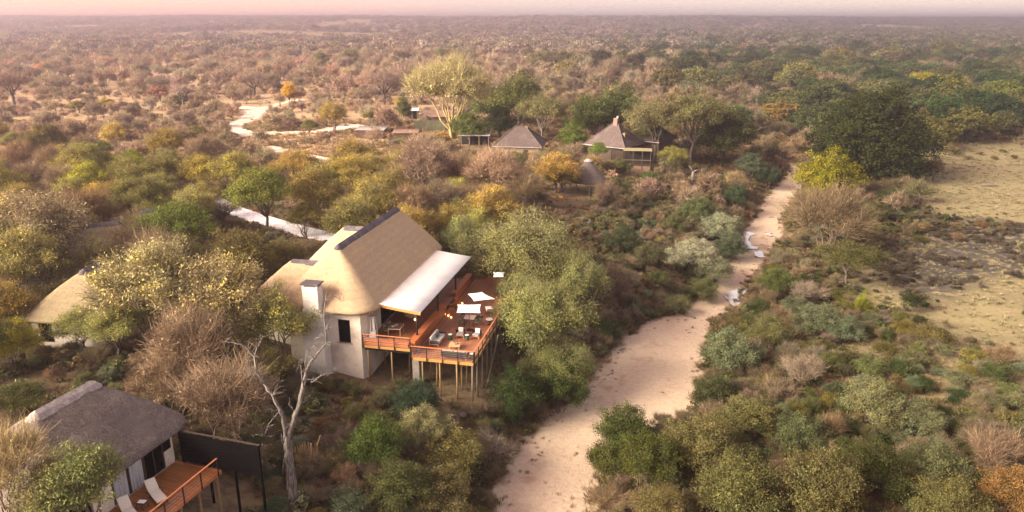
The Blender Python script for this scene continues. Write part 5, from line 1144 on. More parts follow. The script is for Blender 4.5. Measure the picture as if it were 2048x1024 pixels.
# ------------------------------------------------------------------ the plants the photograph singles out
OL = (.150, .135, .042); GR = (.085, .120, .030); YG = (.26, .225, .03); DK = (.040, .062, .022); BR = (.19, .125, .075); PK = (.34, .22, .16); GG = (.155, .17, .105); OR = (.36, .20, .05)
GB = (.045, .075, .042); YO = (.24, .19, .075); LI = (.23, .19, .17); RD = (.22, .085, .05); MG = (.115, .12, .045)
TREES = [  # key, px, py, crown width px, height factor, colour, label
 ('weeping', 1048, 484, 240, 1.0, (.20, .20, .085), 'large pale olive tree spreading over the far end of the deck'),
 ('weeping', 1135, 550, 165, 1.1, (.17, .18, .075), 'olive tree filling the space right of the big pale olive crown'),
 ('weeping', 1076, 618, 205, 1.2, (.19, .205, .075), 'yellow-olive drooping tree right of the deck railing'),
 ('weeping', 1055, 575, 130, 1.1, (.24, .235, .10), 'pale drooping tree leaning over the side railing of the deck'),
 ('weeping', 1120, 715, 150, 1.1, (.17, .185, .07), 'green drooping tree low between the deck poles and the sand'),
 ('acacia', 355, 450, 150, 1.15, (.12, .15, .03), 'fresh green tree in front of the hidden cottage ridges'),
 ('bushwillow', 60, 455, 250, .9, (.30, .24, .14), 'big twiggy grey-brown tree filling the left edge above the golden cottage'),
 ('bushwillow', 120, 560, 120, 1, (.13, .11, .05), 'dark olive tree standing behind the golden cottage ridge'),
 ('bushwillow', 300, 570, 250, 1.05, (.33, .29, .14), 'pale yellowish twiggy tree with bright tips in front of the golden cottage'),
 ('bushwillow', 435, 590, 235, 1.05, (.34, .28, .14), 'brownish twiggy tree with yellow tips midway between both golden roofs'),
 ('bushwillow', 545, 640, 165, 1.15, (.35, .33, .11), 'yellow-green tree touching the left side of the lodge chimney'),
 ('acacia', 225, 655, 150, 1.0, (.24, .24, .08), 'olive tree hiding the right half of the golden cottage wall'),
 ('bare', 245, 492, 140, 1.0, (.24, .17, .09), 'brown twiggy tree hiding the walls below the hidden ridges'),
 ('bushwillow', 165, 478, 120, 1.0, (.20, .17, .07), 'olive-brown tree left below the hidden dark ridge'),
 ('bushwillow', 205, 555, 110, 1.0, (.26, .22, .08), 'pale olive tree covering the right slope of the golden cottage'),
 ('bare', 330, 500, 120, .9, (.22, .16, .08), 'brown tree between the fresh green tree and the yellow-tipped one'),
 ('bushwillow', 480, 505, 120, .8, (.12, .11, .045), 'dark thicket tree under the left part of the driveway'),
 ('bushwillow', 570, 510, 120, .8, (.13, .11, .045), 'dark thicket tree under the middle of the driveway'),
 ('bare', 620, 500, 80, .8, (.17, .12, .07), 'dark brown tree squeezed against the rear wing of the lodge'),
 ('gnarled', 442, 420, 90, 1.0, (.12, .08, .06), 'dark forked bare tree standing before the left end of the driveway'),
 ('bushwillow', 610, 432, 90, .9, (.20, .17, .05), 'olive tree whose twigs cross the right part of the driveway'),
 ('bushwillow', 130, 500, 130, 1.0, (.22, .18, .08), 'dusky olive tree right of the big twiggy edge tree'),
 ('bushwillow', 200, 520, 120, 1.0, (.19, .16, .07), 'dull olive tree directly above the ridge of the golden cottage'),
 ('bushwillow', 295, 435, 90, 1.1, (.20, .19, .06), 'olive tree in front of the farthest hidden ridge'),
 ('bushwillow', 158, 648, 110, 1.0, (.22, .23, .08), 'yellow-olive tree hiding the middle of the golden cottage wall'),
 ('bare', 290, 470, 110, 1.1, (.25, .19, .10), 'pale brown tree under the farthest hidden ridge'),
 ('bare', 380, 690, 210, 1.0, (.32, .22, .14), 'brown bare tree beneath the yellow-tipped trees'),
 ('bare', 450, 800, 230, 1.0, (.27, .18, .12), 'wide brown thicket tree behind the black privacy screen'),
 ('bare', 330, 760, 150, .9, (.28, .19, .12), 'brown twiggy tree behind the weathered thatch ridge'),
 ('bushwillow', 530, 735, 140, .9, (.16, .14, .05), 'olive-brown tree behind the forks of the dead tree'),
 ('bushwillow', 22, 680, 120, 1.1, (.32, .29, .03), 'bright yellow-green tree at the left edge below the golden cottage'),
 ('acacia', 30, 800, 130, .9, (.07, .075, .025), 'dark tree left of the weathered thatch ridge'),
 ('bushwillow', 172, 360, 105, 1.05, (.30, .29, .035), 'light yellow-green tree left of the darker green pair'),
 ('dense', 262, 335, 95, .8, (.20, .22, .02), 'bright green rounded tree at the edge of the left plain'),
 ('bushwillow', 320, 345, 90, .9, (.19, .20, .04), 'green tree with twiggy right side behind the hidden ridges'),
 ('bushwillow', 400, 345, 110, .95, (.30, .24, .05), 'yellowish tree above the left end of the white driveway'),
 ('acacia', 525, 385, 165, 1.0, (.15, .16, .035), 'green tree arching over the middle of the white driveway'),
 ('bushwillow', 625, 380, 130, 1.0, (.25, .19, .05), 'golden-olive tree above the right end of the driveway'),
 ('acacia', 590, 330, 120, .8, (.36, .25, .07), 'orange-olive flat tree below the end of the white road'),
 ('bushwillow', 700, 345, 120, .9, (.31, .24, .06), 'golden tree left of the bare thicket behind the lodge'),
 ('bushwillow', 745, 392, 120, .95, (.25, .20, .05), 'olive-gold tree just left of the lodge ridge end'),
 ('bushwillow', 838, 405, 95, .9, (.30, .26, .04), 'yellow-green tree just right of the lodge ridge end'),
 ('acacia', 930, 428, 95, 1.1, (.16, .16, .06), 'grey-green tree between the lodge roof and the big olive tree'),
 ('bare', 850, 335, 150, 1.0, (.30, .20, .15), 'purple-brown bare tree behind the yellow tree at the ridge end'),
 ('bare', 985, 345, 130, 1.0, (.46, .30, .20), 'pink-tinged bare tree below the tiled house'),
 ('bushwillow', 1115, 335, 100, .9, (.40, .26, .07), 'orange-gold tree right below the tiled house eave'),
 ('bushwillow', 1122, 352, 80, .7, (.19, .18, .045), 'olive tree hanging over the small river deck'),
 ('bare', 1212, 388, 62, 1.1, (.23, .155, .11), 'brown bare tree in front of the round gazebo'),
 ('bare', 1050, 375, 100, .9, (.26, .18, .10), 'grey-brown bare tree left of the small river deck'),
 ('bushwillow', 985, 395, 100, .8, (.28, .19, .07), 'rusty-olive tree above the crown of the big olive tree'),
 ('giant', 1745, 262, 235, .95, (.026, .032, .010), 'huge dark evergreen tree dominating the right bank'),
 ('dense', 1655, 348, 140, .85, (.22, .20, .025), 'yellow-green rounded tree below the huge evergreen'),
 ('bare', 1655, 438, 185, .85, (.17, .12, .075), 'wide brown twiggy tree beside the upstream pools'),
 ('acacia', 1700, 515, 150, .75, (.095, .095, .035), 'low dark olive tree under the brown twiggy tree'),
 ('bare', 1870, 335, 38, 1.4, (.15, .11, .08), 'slender lone bare tree standing in the meadow'),
 ('acacia', 1312, 242, 135, 1.15, (.14, .125, .055), 'tall grey-olive tree covering the right side of the tiled house'),
 ('acacia', 1298, 268, 80, 1.1, (.13, .13, .05), 'grey-olive tree growing close against the hidden house wing'),
 ('acacia', 1385, 235, 150, 1.15, (.12, .115, .045), 'tall olive tree behind the teal-roofed lookout'),
 ('dense', 1452, 262, 140, .9, (.085, .092, .032), 'dark olive tree right of the lookout'),
 ('acacia', 1345, 312, 70, 1.0, (.19, .175, .045), 'small yellow-olive tree right of the dark verandah'),
 ('dense', 985, 205, 100, .8, (.085, .10, .03), 'dark green tree right behind the fever tree'),
 ('dense', 1038, 192, 115, .95, (.10, .105, .03), 'tall dark tree behind the brown tiled roof'),
 ('dense', 1000, 240, 75, .9, (.055, .068, .022), 'very dark tree left of the brown tiled roof'),
 ('acacia', 1085, 225, 115, 1.1, (.15, .14, .06), 'grey-olive tree right behind the brown tiled roof'),
 ('dense', 938, 252, 80, .9, (.10, .115, .035), 'green tree beside the pole carport'),
 ('dense', 1147, 272, 65, 1.0, (.11, .14, .03), 'small round green tree between the two tiled roofs'),
 ('dense', 1185, 228, 110, .9, (.085, .10, .03), 'dark green tree left behind the chimney house'),
 ('dense', 1236, 215, 110, 1.0, (.105, .125, .04), 'green tree right behind the chimney'),
 ('acacia', 1195, 300, 48, 1.1, (.13, .18, .035), 'light green tree in front of the chimney house'),
 ('bushwillow', 665, 225, 70, .9, (.33, .24, .07), 'golden tree left of the silvery shed'),
 ('midbare', 770, 235, 55, 1.3, (.36, .22, .17), 'pinkish bare tree between the two sheds'),
 ('dense', 808, 215, 34, 1.7, (.10, .10, .035), 'narrow dark tree in front of the white-roofed shelter'),
 ('acacia', 618, 252, 42, 1.0, (.14, .14, .04), 'small dark green tree standing beside the white road'),
 ('dense', 577, 182, 32, 1.35, (.55, .32, .03), 'orange-yellow tree standing alone on the left plain'),
 ('gnarled', 508, 162, 70, 1.0, (.24, .16, .14), 'gnarled bare tree left of the orange-yellow tree'),
 ('gnarled', 768, 165, 90, 1.0, (.30, .20, .18), 'spreading bare tree left of the fever tree'),
 ('gnarled', 20, 165, 100, 1.0, (.24, .14, .12), 'dark gnarled tree at the left edge of the plain'),
 ('gnarled', 362, 185, 60, 1.2, (.50, .38, .33), 'pale bare tree left of the white road fork'),
 ('gnarled', 283, 130, 45, 1.0, (.26, .18, .16), 'far bare tree on the left plain, left of the dark pair'),
 ('gnarled', 422, 133, 50, 1.0, (.27, .19, .17), 'far bare tree behind the gnarled one'),
 ('gnarled', 135, 142, 40, 1.1, (.30, .18, .16), 'far bare tree right of the orange one'),
 ('gnarled', 1230, 130, 55, 1.1, (.24, .17, .14), 'tall bare tree in the middle of the far bush'),
 ('midtree', 85, 135, 42, .9, (.55, .24, .06), 'orange-leaved tree in the glow on the left plain'),
 ('midtree', 318, 182, 50, .8, (.26, .13, .09), 'reddish-brown bushy tree left of the pale bare tree'),
 ('midtree', 350, 107, 40, .8, (.20, .14, .09), 'dark far tree, left one of the pair beyond the plain'), ('midtree', 378, 128, 24, .9, (.30, .19, .10), 'small orange-brown far tree below the dark pair'),
 ('midtree', 640, 120, 62, .8, (.15, .13, .055), 'dark far tree left of the twin crowns'), ('midtree', 700, 115, 56, .9, (.16, .14, .065), 'dark far tree right of the twin crowns'),
 ('midtree', 885, 108, 46, .9, (.14, .14, .05), 'dark far tree above the fever tree'), ('midtree', 1078, 118, 52, 1.0, (.17, .15, .07), 'broad far tree above the tiled houses'),
 ('midtree', 1130, 140, 58, 1.1, (.21, .17, .07), 'flat-topped brownish tree with a visible stem in the far bush'), ('midtree', 1258, 138, 32, 1.2, (.14, .15, .05), 'green far tree right of the tall bare one'),
 ('midtree', 1360, 138, 40, 1.0, (.14, .15, .05), 'left one of the twin acacias on the bare patch'), ('midtree', 1387, 140, 38, 1.0, (.13, .15, .05), 'right one of the twin acacias on the bare patch'),
 ('midtree', 1902, 72, 32, .8, (.07, .10, .05), 'lone dark tree standing up on the right horizon slope'), ('midtree', 1442, 40, 11, 1, (.08, .09, .06), 'tiny dark tree near the horizon right of the middle'), ('midtree', 808, 62, 14, 1.1, (.09, .08, .06), 'small lone tree on the far slope above the fever tree'),
 ('dense', 1850, 165, 85, .85, (.30, .26, .02), 'yellow-green crown right behind the huge evergreen'), ('dense', 1905, 175, 100, .9, (.12, .125, .03), 'dark olive tree right of the yellow-green crown'),
 ('dense', 2010, 195, 120, .85, (.12, .135, .03), 'broad green tree at the right edge above the meadow'),
 ('midtree', 1600, 150, 105, .8, (.17, .16, .06), 'rounded olive tree left above the huge evergreen'), ('midtree', 1680, 115, 75, .9, (.18, .155, .055), 'olive tree with golden top behind the huge evergreen'), ('midtree', 1885, 100, 65, .9, (.12, .11, .035), 'dark tree in the far riverine forest, right side'),
 ('midtree', 1715, 95, 50, 1.1, (.06, .07, .03), 'very dark tree in the far riverine forest'), ('midtree', 1780, 110, 80, .8, (.15, .14, .07), 'grey-olive crown in the far riverine forest'),
]
for i, (k, px, py, wpx, hz, colr, lb) in enumerate(TREES):
    if k == 'midtree' and wpx >= 40 and px > 600 or (k == 'dense' and px > 1700): k = 'rivertree'
    vi = i % VARI[k]; x, y, s = place(px, py, wpx, k, vi, hz); plant(k, vi, x, y, s, hz, colr, 'tree', lb, hero=True)
def place_z(px, py, zc, key, hz, w_, colr, lb):
    P_ = PROTO[key, 0]; p = at(px, py, zc); s = w_ / P_['W']; plant(key, 0, p[0], p[1], (zc - g1(p[0], p[1])) / (P_['cf'] * P_['H']) / hz if w_ is None else s, (zc - g1(p[0], p[1])) / (P_['cf'] * P_['H'] * s), colr, 'tree', lb)
place_z(165, 975, 11.6, 'tallwillow', 1, 4.2, (.15, .17, .06), 'green tree in front of the weathered thatch roof')
place_z(15, 935, 12.2, 'tallbare', 1, 5.0, (.52, .40, .19), 'straw-coloured bare tree in the bottom left corner')
place_z(95, 1010, 11.0, 'tallwillow', 1, 3.4, (.19, .17, .07), 'olive tree at the bottom edge left of the green one')
x, y, s = place(903, 184, 205, 'fever', 0, .88); plant('fever', 0, x, y, s, .88, (.44, .39, .17), 'tree', 'tall pale yellow fever tree rising above the sheds', rz=.5)
BUSHES = [
 ('shrub', 828, 795, 110, 1.1, GB, 'blue-green bush right below the deck poles'), ('shrub', 770, 800, 70, .9, (.12, .11, .06), 'brownish bush left of the blue-green bush'),
 ('shrub', 750, 880, 150, 1.05, GR, 'dense fresh green bush right of the cane screen'), ('shrub', 850, 850, 120, 1.0, (.26, .25, .12), 'pale olive bush between the deck poles and the river'),
 ('shrub', 905, 905, 150, .9, (.19, .17, .06), 'large golden-olive bush near the river edge'), ('bareshrub', 975, 900, 110, .8, (.34, .30, .24), 'pale grey twiggy bush at the river edge'),
 ('shrub', 800, 960, 150, .9, (.10, .11, .04), 'dark olive bush at the bottom below the green bush'), ('shrub', 880, 985, 150, .9, (.15, .13, .055), 'brown-olive bush at the bottom beside the sand'),
 ('shrub', 700, 1000, 100, .8, (.11, .14, .08), 'grey-green low bush at the bottom right of the dead tree'), ('shrub', 660, 930, 80, .8, (.16, .13, .06), 'yellow-brown bush at the foot of the cane screen'),
 ('shrub', 1035, 775, 120, 1.3, (.05, .075, .025), 'dark green bush below the yellow-olive tree'), ('shrub', 1120, 765, 120, 1.3, (.055, .08, .024), 'dark green bush overhanging the sand below the yellow-olive tree'),
 ('shrub', 1245, 855, 130, 1.2, (.08, .105, .035), 'green upper half of the island bush in the river bed'), ('shrub', 1300, 920, 150, 1.2, (.085, .095, .03), 'dark green lower half of the island bush in the river bed'), ('shrub', 1215, 915, 100, 1.0, (.11, .125, .04), 'mid-green bush at the left of the island clump'),
 ('bareshrub', 1215, 1000, 110, .7, (.33, .23, .15), 'pinkish dry bush below the island clump'), ('shrub', 1465, 700, 125, 1.1, (.16, .19, .12), 'silver-green bush at the right edge of the sand'), ('shrub', 1425, 780, 95, 1.1, (.085, .095, .05), 'dark bush lower down the right sand edge'),
 ('shrub', 1540, 660, 100, 1.0, (.17, .17, .08), 'light olive bush right of the silver-green bush'), ('bareshrub', 1608, 742, 95, .95, (.34, .27, .25), 'lilac-grey bare bush right of the silver-green bush'),
 ('shrub', 1560, 560, 90, .9, (.10, .13, .045), 'green bush beside the bright water pool'), ('bareshrub', 1612, 585, 80, .8, (.34, .28, .27), 'lilac bare bush right of the pool bush'),
 ('palm', 1718, 605, 90, 1.0, (.19, .20, .03), 'yellow-green wild date palm on the right bank'), ('palm', 1272, 612, 60, 1.0, (.09, .14, .06), 'blue-green wild palm on the left bank'),
 ('shrub', 1832, 600, 62, 1.0, (.028, .04, .018), 'very dark lone bush in the dry grass'), ('shrub', 1640, 635, 110, .9, (.15, .17, .11), 'broad grey-green bush left of the date palm'), ('shrub', 1690, 655, 90, .9, (.13, .16, .11), 'grey-green bush in front of the date palm'),
 ('shrub', 1870, 665, 80, .8, (.13, .11, .045), 'brown-olive bush at the edge of the dry grass'), ('shrub', 1470, 388, 66, 1.0, (.045, .068, .035), 'dark round bush on the left bank far upstream'), ('shrub', 1535, 350, 62, 1.1, (.042, .062, .032), 'dark bush where the sand narrows'), ('shrub', 1500, 325, 70, .9, (.08, .10, .06), 'grey-green bush behind the dark upstream bushes'),
 ('shrub', 1395, 415, 80, 1.0, (.085, .105, .045), 'mid-green bush on the slope left of the dark round bush'), ('shrub', 1350, 445, 60, .9, (.09, .10, .04), 'olive bush on the slope behind the silvery bushes'), ('shrub', 1445, 455, 100, 1.0, (.21, .225, .14), 'silvery bush with a dark side near the upstream pools'), ('shrub', 1462, 490, 80, 1.0, (.07, .09, .05), 'dark bush beside the broken pool'),
 ('shrub', 1385, 505, 110, .9, (.30, .30, .20), 'pale silver-grey bush on the left bank'), ('shrub', 1425, 535, 95, .9, (.19, .20, .12), 'grey-green bush below the pale silver one'), ('shrub', 1405, 575, 80, .8, (.13, .14, .055), 'olive bush near the sand below the silver bushes'),
 ('shrub', 1355, 605, 66, .9, (.20, .21, .10), 'pale-tipped round bush next to the sand bend'), ('shrub', 1315, 555, 60, 1.0, (.10, .11, .04), 'small olive bush left of the silver bushes'), ('shrub', 1245, 475, 80, 1.1, (.055, .07, .035), 'dark bush on the bare slope'), ('shrub', 1300, 510, 80, 1.0, (.10, .10, .05), 'brown-green bush in the middle of the slope'),
 ('shrub', 1215, 655, 66, 1.0, (.055, .075, .028), 'dark green bush by the sand right of the yellow-olive tree'), ('bareshrub', 1225, 570, 90, 1.0, (.19, .13, .10), 'brown bare bush right of the yellow-olive tree'), ('shrub', 1180, 520, 70, 1.0, (.09, .09, .045), 'dark bush behind the big olive tree'),
 ('shrub', 1790, 395, 80, .8, (.055, .07, .03), 'dark low bush at the near edge of the meadow'), ('shrub', 1750, 420, 80, .7, (.10, .10, .05), 'olive bush beside the dark low meadow bush'),
 ('shrub', 1300, 285 + 70, 46, 1.0, (.06, .10, .03), 'round deep green bush below the verandah'), ('shrub', 1240, 330, 46, 1.0, (.11, .11, .04), 'olive bush right of the gazebo roof'),
 ('shrub', 800, 285, 36, .9, (.17, .24, .03), 'vivid green bush in front of the rusty shed'), ('shrub', 863, 293, 36, .9, (.17, .19, .07), 'grey-green bush right of the rusty shed'), ('shrub', 443, 214, 36, .9, (.25, .19, .12), 'grey-brown bush at the fork of the white road'),
 ('bareshrub', 690, 885, 90, 1, (.16, .10, .10), 'purplish bare bush behind the cane screen'), ('shrub', 1745, 800, 150, .8, (.20, .20, .11), 'broad pale olive bush in the lower right'), ('shrub', 1840, 830, 120, .8, (.17, .18, .11), 'grey-olive bush right of the broad pale one'), ('shrub', 1600, 860, 130, .9, (.11, .13, .07), 'green-grey bush in the middle of the lower right thicket'),
 ('shrub', 1400, 880, 170, 1.0, (.165, .15, .07), 'yellow-brown thicket bush right of the island clump'), ('shrub', 1500, 830, 130, 1.0, (.165, .155, .07), 'golden-olive bush behind the yellow-brown thicket'), ('shrub', 1480, 970, 200, 1.0, (.13, .13, .055), 'large olive-brown bush at the bottom right of the river'), ('shrub', 1640, 960, 200, 1.0, (.13, .12, .055), 'large bronze bush at the bottom edge'),
 ('shrub', 1760, 935, 150, 1.0, (.055, .065, .022), 'nearly black green bush in the lower right thicket'), ('shrub', 1880, 930, 150, .9, (.12, .13, .07), 'grey-green bush right of the nearly black one'), ('bareshrub', 1985, 900, 130, 1.0, (.24, .15, .12), 'reddish twiggy bush in the bottom right corner'), ('shrub', 2030, 980, 150, .9, (.24, .14, .06), 'rust-orange bush in the bottom right corner'), ('shrub', 1660, 1010, 170, .8, (.11, .09, .03), 'dark bronze bush at the very bottom'), ('shrub', 1900, 1010, 190, .8, (.13, .12, .05), 'olive bush at the very bottom right'), ('shrub', 1330, 1010, 150, .8, (.16, .13, .06), 'brown-olive bush at the bottom right of the dry bush'),
]
for i, (k, px, py, wpx, hz, colr, lb) in enumerate(BUSHES):
    vi = i % VARI[k]; x, y, s = place(px, py, wpx, k, vi, hz); plant(k, vi, x, y, s, hz, colr, 'bush', lb, hero=True)
# ------------------------------------------------------------------ the rest of the bush, one by one
def jitter(c, r_, a=.22): 
    k = 1 + r_.normal(0, a); h = r_.normal(0, .10); return tuple(float(max(.015, v * k * m)) for v, m in zip(c, (1 + h, 1, 1 - h)))
NF = 0
def too_near(x, y, w_, f=.42):
    for q in PLANTED:
        if abs(q['x'] - x) < 12 and math.hypot(q['x'] - x, q['y'] - y) < f * (w_ + q['w']) * .5: return True
    return False
def fill(n, sampler, choose, cat, f=.42, tries=40):
    r_ = np.random.default_rng(n * 7 + len(PLANTED)); made = 0
    for _ in range(n * tries):
        if made >= n: break
        px, py = sampler(r_); p = at(px, py, 4.5 if px < 1400 else 2); x, y = float(p[0]), float(p[1]); ch_ = choose(px, py, r_)
        if ch_ is None: continue
        k, w_, hz, colr = ch_; vi = int(r_.integers(0, VARI[k])); s = w_ / PROTO[k, vi]['W']; h = PROTO[k, vi]['H'] * s * hz
        if not open_ok(np.array([x]), np.array([y]), w_ * (.22 if cat == 'tree' else .04))[0] or not clear_foot(np.array([x]), np.array([y]), w_ * .3)[0]: continue
        if too_near(x, y, w_, f) or hides(x, y, g1(x, y), h, w_): continue
        plant(k, vi, x, y, s, hz, jitter(colr, r_), cat); made += 1
    print('fill', cat, n, made)
def box_sampler(x0, x1, y0, y1): return lambda r_: (r_.uniform(x0, x1), r_.uniform(y0, y1))
def pick(r_, opts): 
    w_ = np.array([o[0] for o in opts], float); return opts[r_.choice(len(opts), p=w_ / w_.sum())][1]
def ch_near(px, py, r_):
    k, c_ = pick(r_, [(3, ('bushwillow', OL)), (3, ('bare', BR)), (1.2, ('acacia', MG)), (2, ('bushwillow', (.24, .19, .06))), (.6, ('bushwillow', (.22, .2, .05)))])
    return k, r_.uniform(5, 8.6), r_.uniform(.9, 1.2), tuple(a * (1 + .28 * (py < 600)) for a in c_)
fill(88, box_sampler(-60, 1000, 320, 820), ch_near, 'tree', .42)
def ch_mid(px, py, r_):
    if px > 1330 and py > 290: return None
    k, c_ = pick(r_, [(2.5, ('bushwillow', (.30, .22, .07))), (3, ('bare', (.32, .215, .15))), (1.5, ('midtree', OL)), (1, ('midtree', (.33, .24, .06))), (.8, ('dense', MG))])
    return k, r_.uniform(4, 7), r_.uniform(.7, .95), c_
fill(34, box_sampler(-50, 1420, 225, 400), ch_mid, 'tree', .8)
def ch_plain(px, py, r_): return pick(r_, [(3, 'midbare'), (2, 'gnarled'), (1, 'midtree')]), r_.uniform(7, 12), r_.uniform(.7, 1.0), pick(r_, [(3, (.33, .23, .16)), (1, (.30, .24, .12)), (1, (.24, .17, .13))])
fill(22, box_sampler(0, 1200, 105, 215), ch_plain, 'tree', .9)
def ch_forest(px, py, r_):
    if px < 1280 + (py - 95) * 1.0 - 20: return None
    k, c_ = pick(r_, [(4, ('rivertree', (.11, .115, .045))), (3, ('rivertree', (.085, .10, .04))), (1.2, ('rivertree', (.15, .12, .055))), (2, ('rivertree', DK)), (.8, ('midbare', (.23, .17, .13))), (.3, ('rivertree', (.17, .16, .05)))])
    return k, r_.uniform(11, 18), r_.uniform(.65, .9), c_
fill(48, box_sampler(1280, 2110, 92, 300), ch_forest, 'tree', .55)
def ch_rb(px, py, r_):
    if px > 1780 and py < 620: 
        if r_.random() > .06: return None
    if px > 1700 and 440 < py < 700 and r_.random() > .3: return None
    sc_ = r_.uniform(1.7, 3.6)
    k, c_ = pick(r_, [(3, ('shrub', OL)), (2.2, ('shrub', GG)), (1.6, ('bareshrub', (.22, .16, .12))), (1.5, ('shrub', MG)), (1, ('shrub', DK)), (.8, ('shrub', YO))])
    return k, sc_, r_.uniform(.65, 1.0), c_
fill(100, box_sampler(1400, 2100, 545, 1050), ch_rb, 'bush', .78)
def ch_lb(px, py, r_):
    k, c_ = pick(r_, [(3, ('shrub', OL)), (1.5, ('shrub', MG)), (2.5, ('bareshrub', BR)), (1, ('shrub', GB))])
    return k, r_.uniform(1.2, 2.6), r_.uniform(.65, 1.0), c_
fill(55, box_sampler(520, 1080, 760, 1040), ch_lb, 'bush', .85); fill(38, box_sampler(1170, 1560, 300, 700), ch_lb, 'bush', 1.1)
def ch_gr(px, py, r_): return pick(r_, [(2, 'shrub'), (1, 'bareshrub')]), r_.uniform(1.3, 2.8), r_.uniform(.5, .8), pick(r_, [(2, OL), (2, BR), (1, GG)])
fill(24, box_sampler(1560, 2080, 300, 600), ch_gr, 'bush', 1.4)
# ------------------------------------------------------------------ labels and objects
def cname(c):
    r_, g_, b_ = c; m = max(c)
    if m < .075: return 'very dark green' if g_ >= r_ else 'very dark brown'
    if g_ > r_ * 1.12: return 'blue-green' if b_ > .55 * g_ else ('dark green' if g_ < .13 else 'fresh green')
    if b_ > .72 * r_: return 'lilac-grey'
    if g_ > r_ * .97: return 'silver-green' if b_ > .5 * g_ else ('yellow-green' if m > .19 else 'grass green')
    if g_ > r_ * .80: return 'pale grey-green' if b_ > .5 * g_ else ('yellowish' if m > .22 else ('olive green' if m > .12 else 'dark olive'))
    if g_ > r_ * .70: return 'golden brown' if b_ < .4 * r_ else 'sandy grey'
    return 'pinkish brown' if m > .27 else ('russet brown' if b_ < .45 * r_ else 'dusky brown')
FORM = {'rivertree': 'round-crowned tree', 'bigbush': 'leafy bush', 'tallwillow': 'tree', 'tallbare': 'tree', 'acacia': 'airy spreading tree', 'bushwillow': 'twiggy tree', 'bare': 'bare bushy tree', 'dense': 'dense round-crowned tree', 'giant': 'tree', 'weeping': 'drooping tree', 'shrub': 'leafy bush', 'bareshrub': 'leafless bush', 'gnarled': 'bare gnarled tree', 'midtree': 'leafy tree', 'midbare': 'bare tree', 'palm': 'palm bush', 'fever': 'tree'}
LAND = {'the lodge roof': (780, 500), 'the lodge chimney': (633, 600), 'the main deck': (900, 680), 'the white driveway': (540, 445), 'the golden cottage': (120, 600), 'the near weathered cottage': (230, 850), 'the dead tree': (590, 850), 'the white road': (500, 240), 'the fever tree': (905, 190), 'the silvery shed': (740, 262), 'the rusty shed': (817, 270), 'the brown tiled roof': (1045, 275),
        'the chimney house': (1250, 265), 'the round gazebo': (1180, 325), 'the huge evergreen': (1742, 275), 'the yellow-green bankside tree': (1650, 360), 'the open meadow': (1920, 370), 'the burnt ground': (1860, 500), 'the bright water pool': (1472, 592), 'the broken water pool': (1500, 485), 'the island clump': (1270, 880), 'the wild date palm': (1718, 605), 'the lilac-grey bush': (1608, 742), 'the big olive tree': (1070, 480),
        'the orange-yellow tree': (577, 182), 'the twin acacias': (1374, 138), 'the teal lookout': (1368, 310), 'the silver-green bush': (1465, 700), 'the reddish bush': (1985, 900), 'the very dark lone bush': (1832, 600), 'the small river deck': (1130, 400), 'the black privacy screen': (450, 900), 'the lone horizon tree': (1902, 72), 'the cane screen': (620, 890), 'the yellow-green edge tree': (20, 680), 'the broad meadow-edge tree': (2010, 195)}
used = {q['label'] for q in PLANTED if q['label']}
for q in PLANTED:
    if q['label']: continue
    px, py, d = proj(q['x'], q['y'], q['z'] + q['h'] * .5); cands = sorted(LAND.items(), key=lambda t: math.hypot(t[1][0] - px, (t[1][1] - py) * 1.6))
    size = ('small' if q['w'] < 2 else 'wide' if q['w'] > 2.9 else '') if q['cat'] == 'bush' else ('small' if q['w'] < 4.6 else 'big' if q['w'] > 11.5 else '')
    what = (size + ' ' + cname(q['col']) + ' ' + FORM[q['key']]).strip()
    def rel(nm):
        lx, ly = LAND[nm]; dx, dy = px - lx, py - ly; D_ = math.hypot(dx, dy); far_ = 'just ' if D_ < 70 else ('far ' if D_ > 260 else '')
        if abs(dx) > 1.6 * abs(dy): return far_ + ('right of ' if dx > 0 else 'left of ') + nm
        if abs(dy) > 1.6 * abs(dx): return far_ + ('below ' if dy > 0 else 'above ') + nm
        return ('just ' if D_ < 70 else '') + ('below ' if dy > 0 else 'above ') + 'and ' + ('right' if dx > 0 else 'left') + ' of ' + nm
    lb = what + ' ' + rel(cands[0][0])
    if lb in used: 
        for c2_ in (1, 2, 3):
            l2 = what + ' ' + rel(cands[0][0]) + ', ' + rel(cands[c2_][0])
            if l2 not in used and len(l2.split()) <= 16: lb = l2; break
    if lb in used:
        for pre in [b_ for b_ in ('broad', 'low', 'upright', 'thin', 'full', 'ragged', 'shaggy', 'uneven', 'squat', 'lopsided', 'wispy', 'bushy', 'rounded', 'sprawling', 'stout', 'scraggly', 'spindly', 'tousled', 'leaning', 'matted', 'open-topped')]:
            if pre + ' ' + lb not in used: lb = pre + ' ' + lb; break
    lb = lb.replace('and to the ', 'and ') if len(lb.split()) > 16 else lb
    while len(lb.split()) > 16: lb = lb.rsplit(',', 1)[0] if ',' in lb else ' '.join(lb.split()[:16])
    used.add(lb); q['label'] = lb
GRP = {'tree': 'trees of the bushveld around the lodge', 'bush': 'bushes along the river banks'}
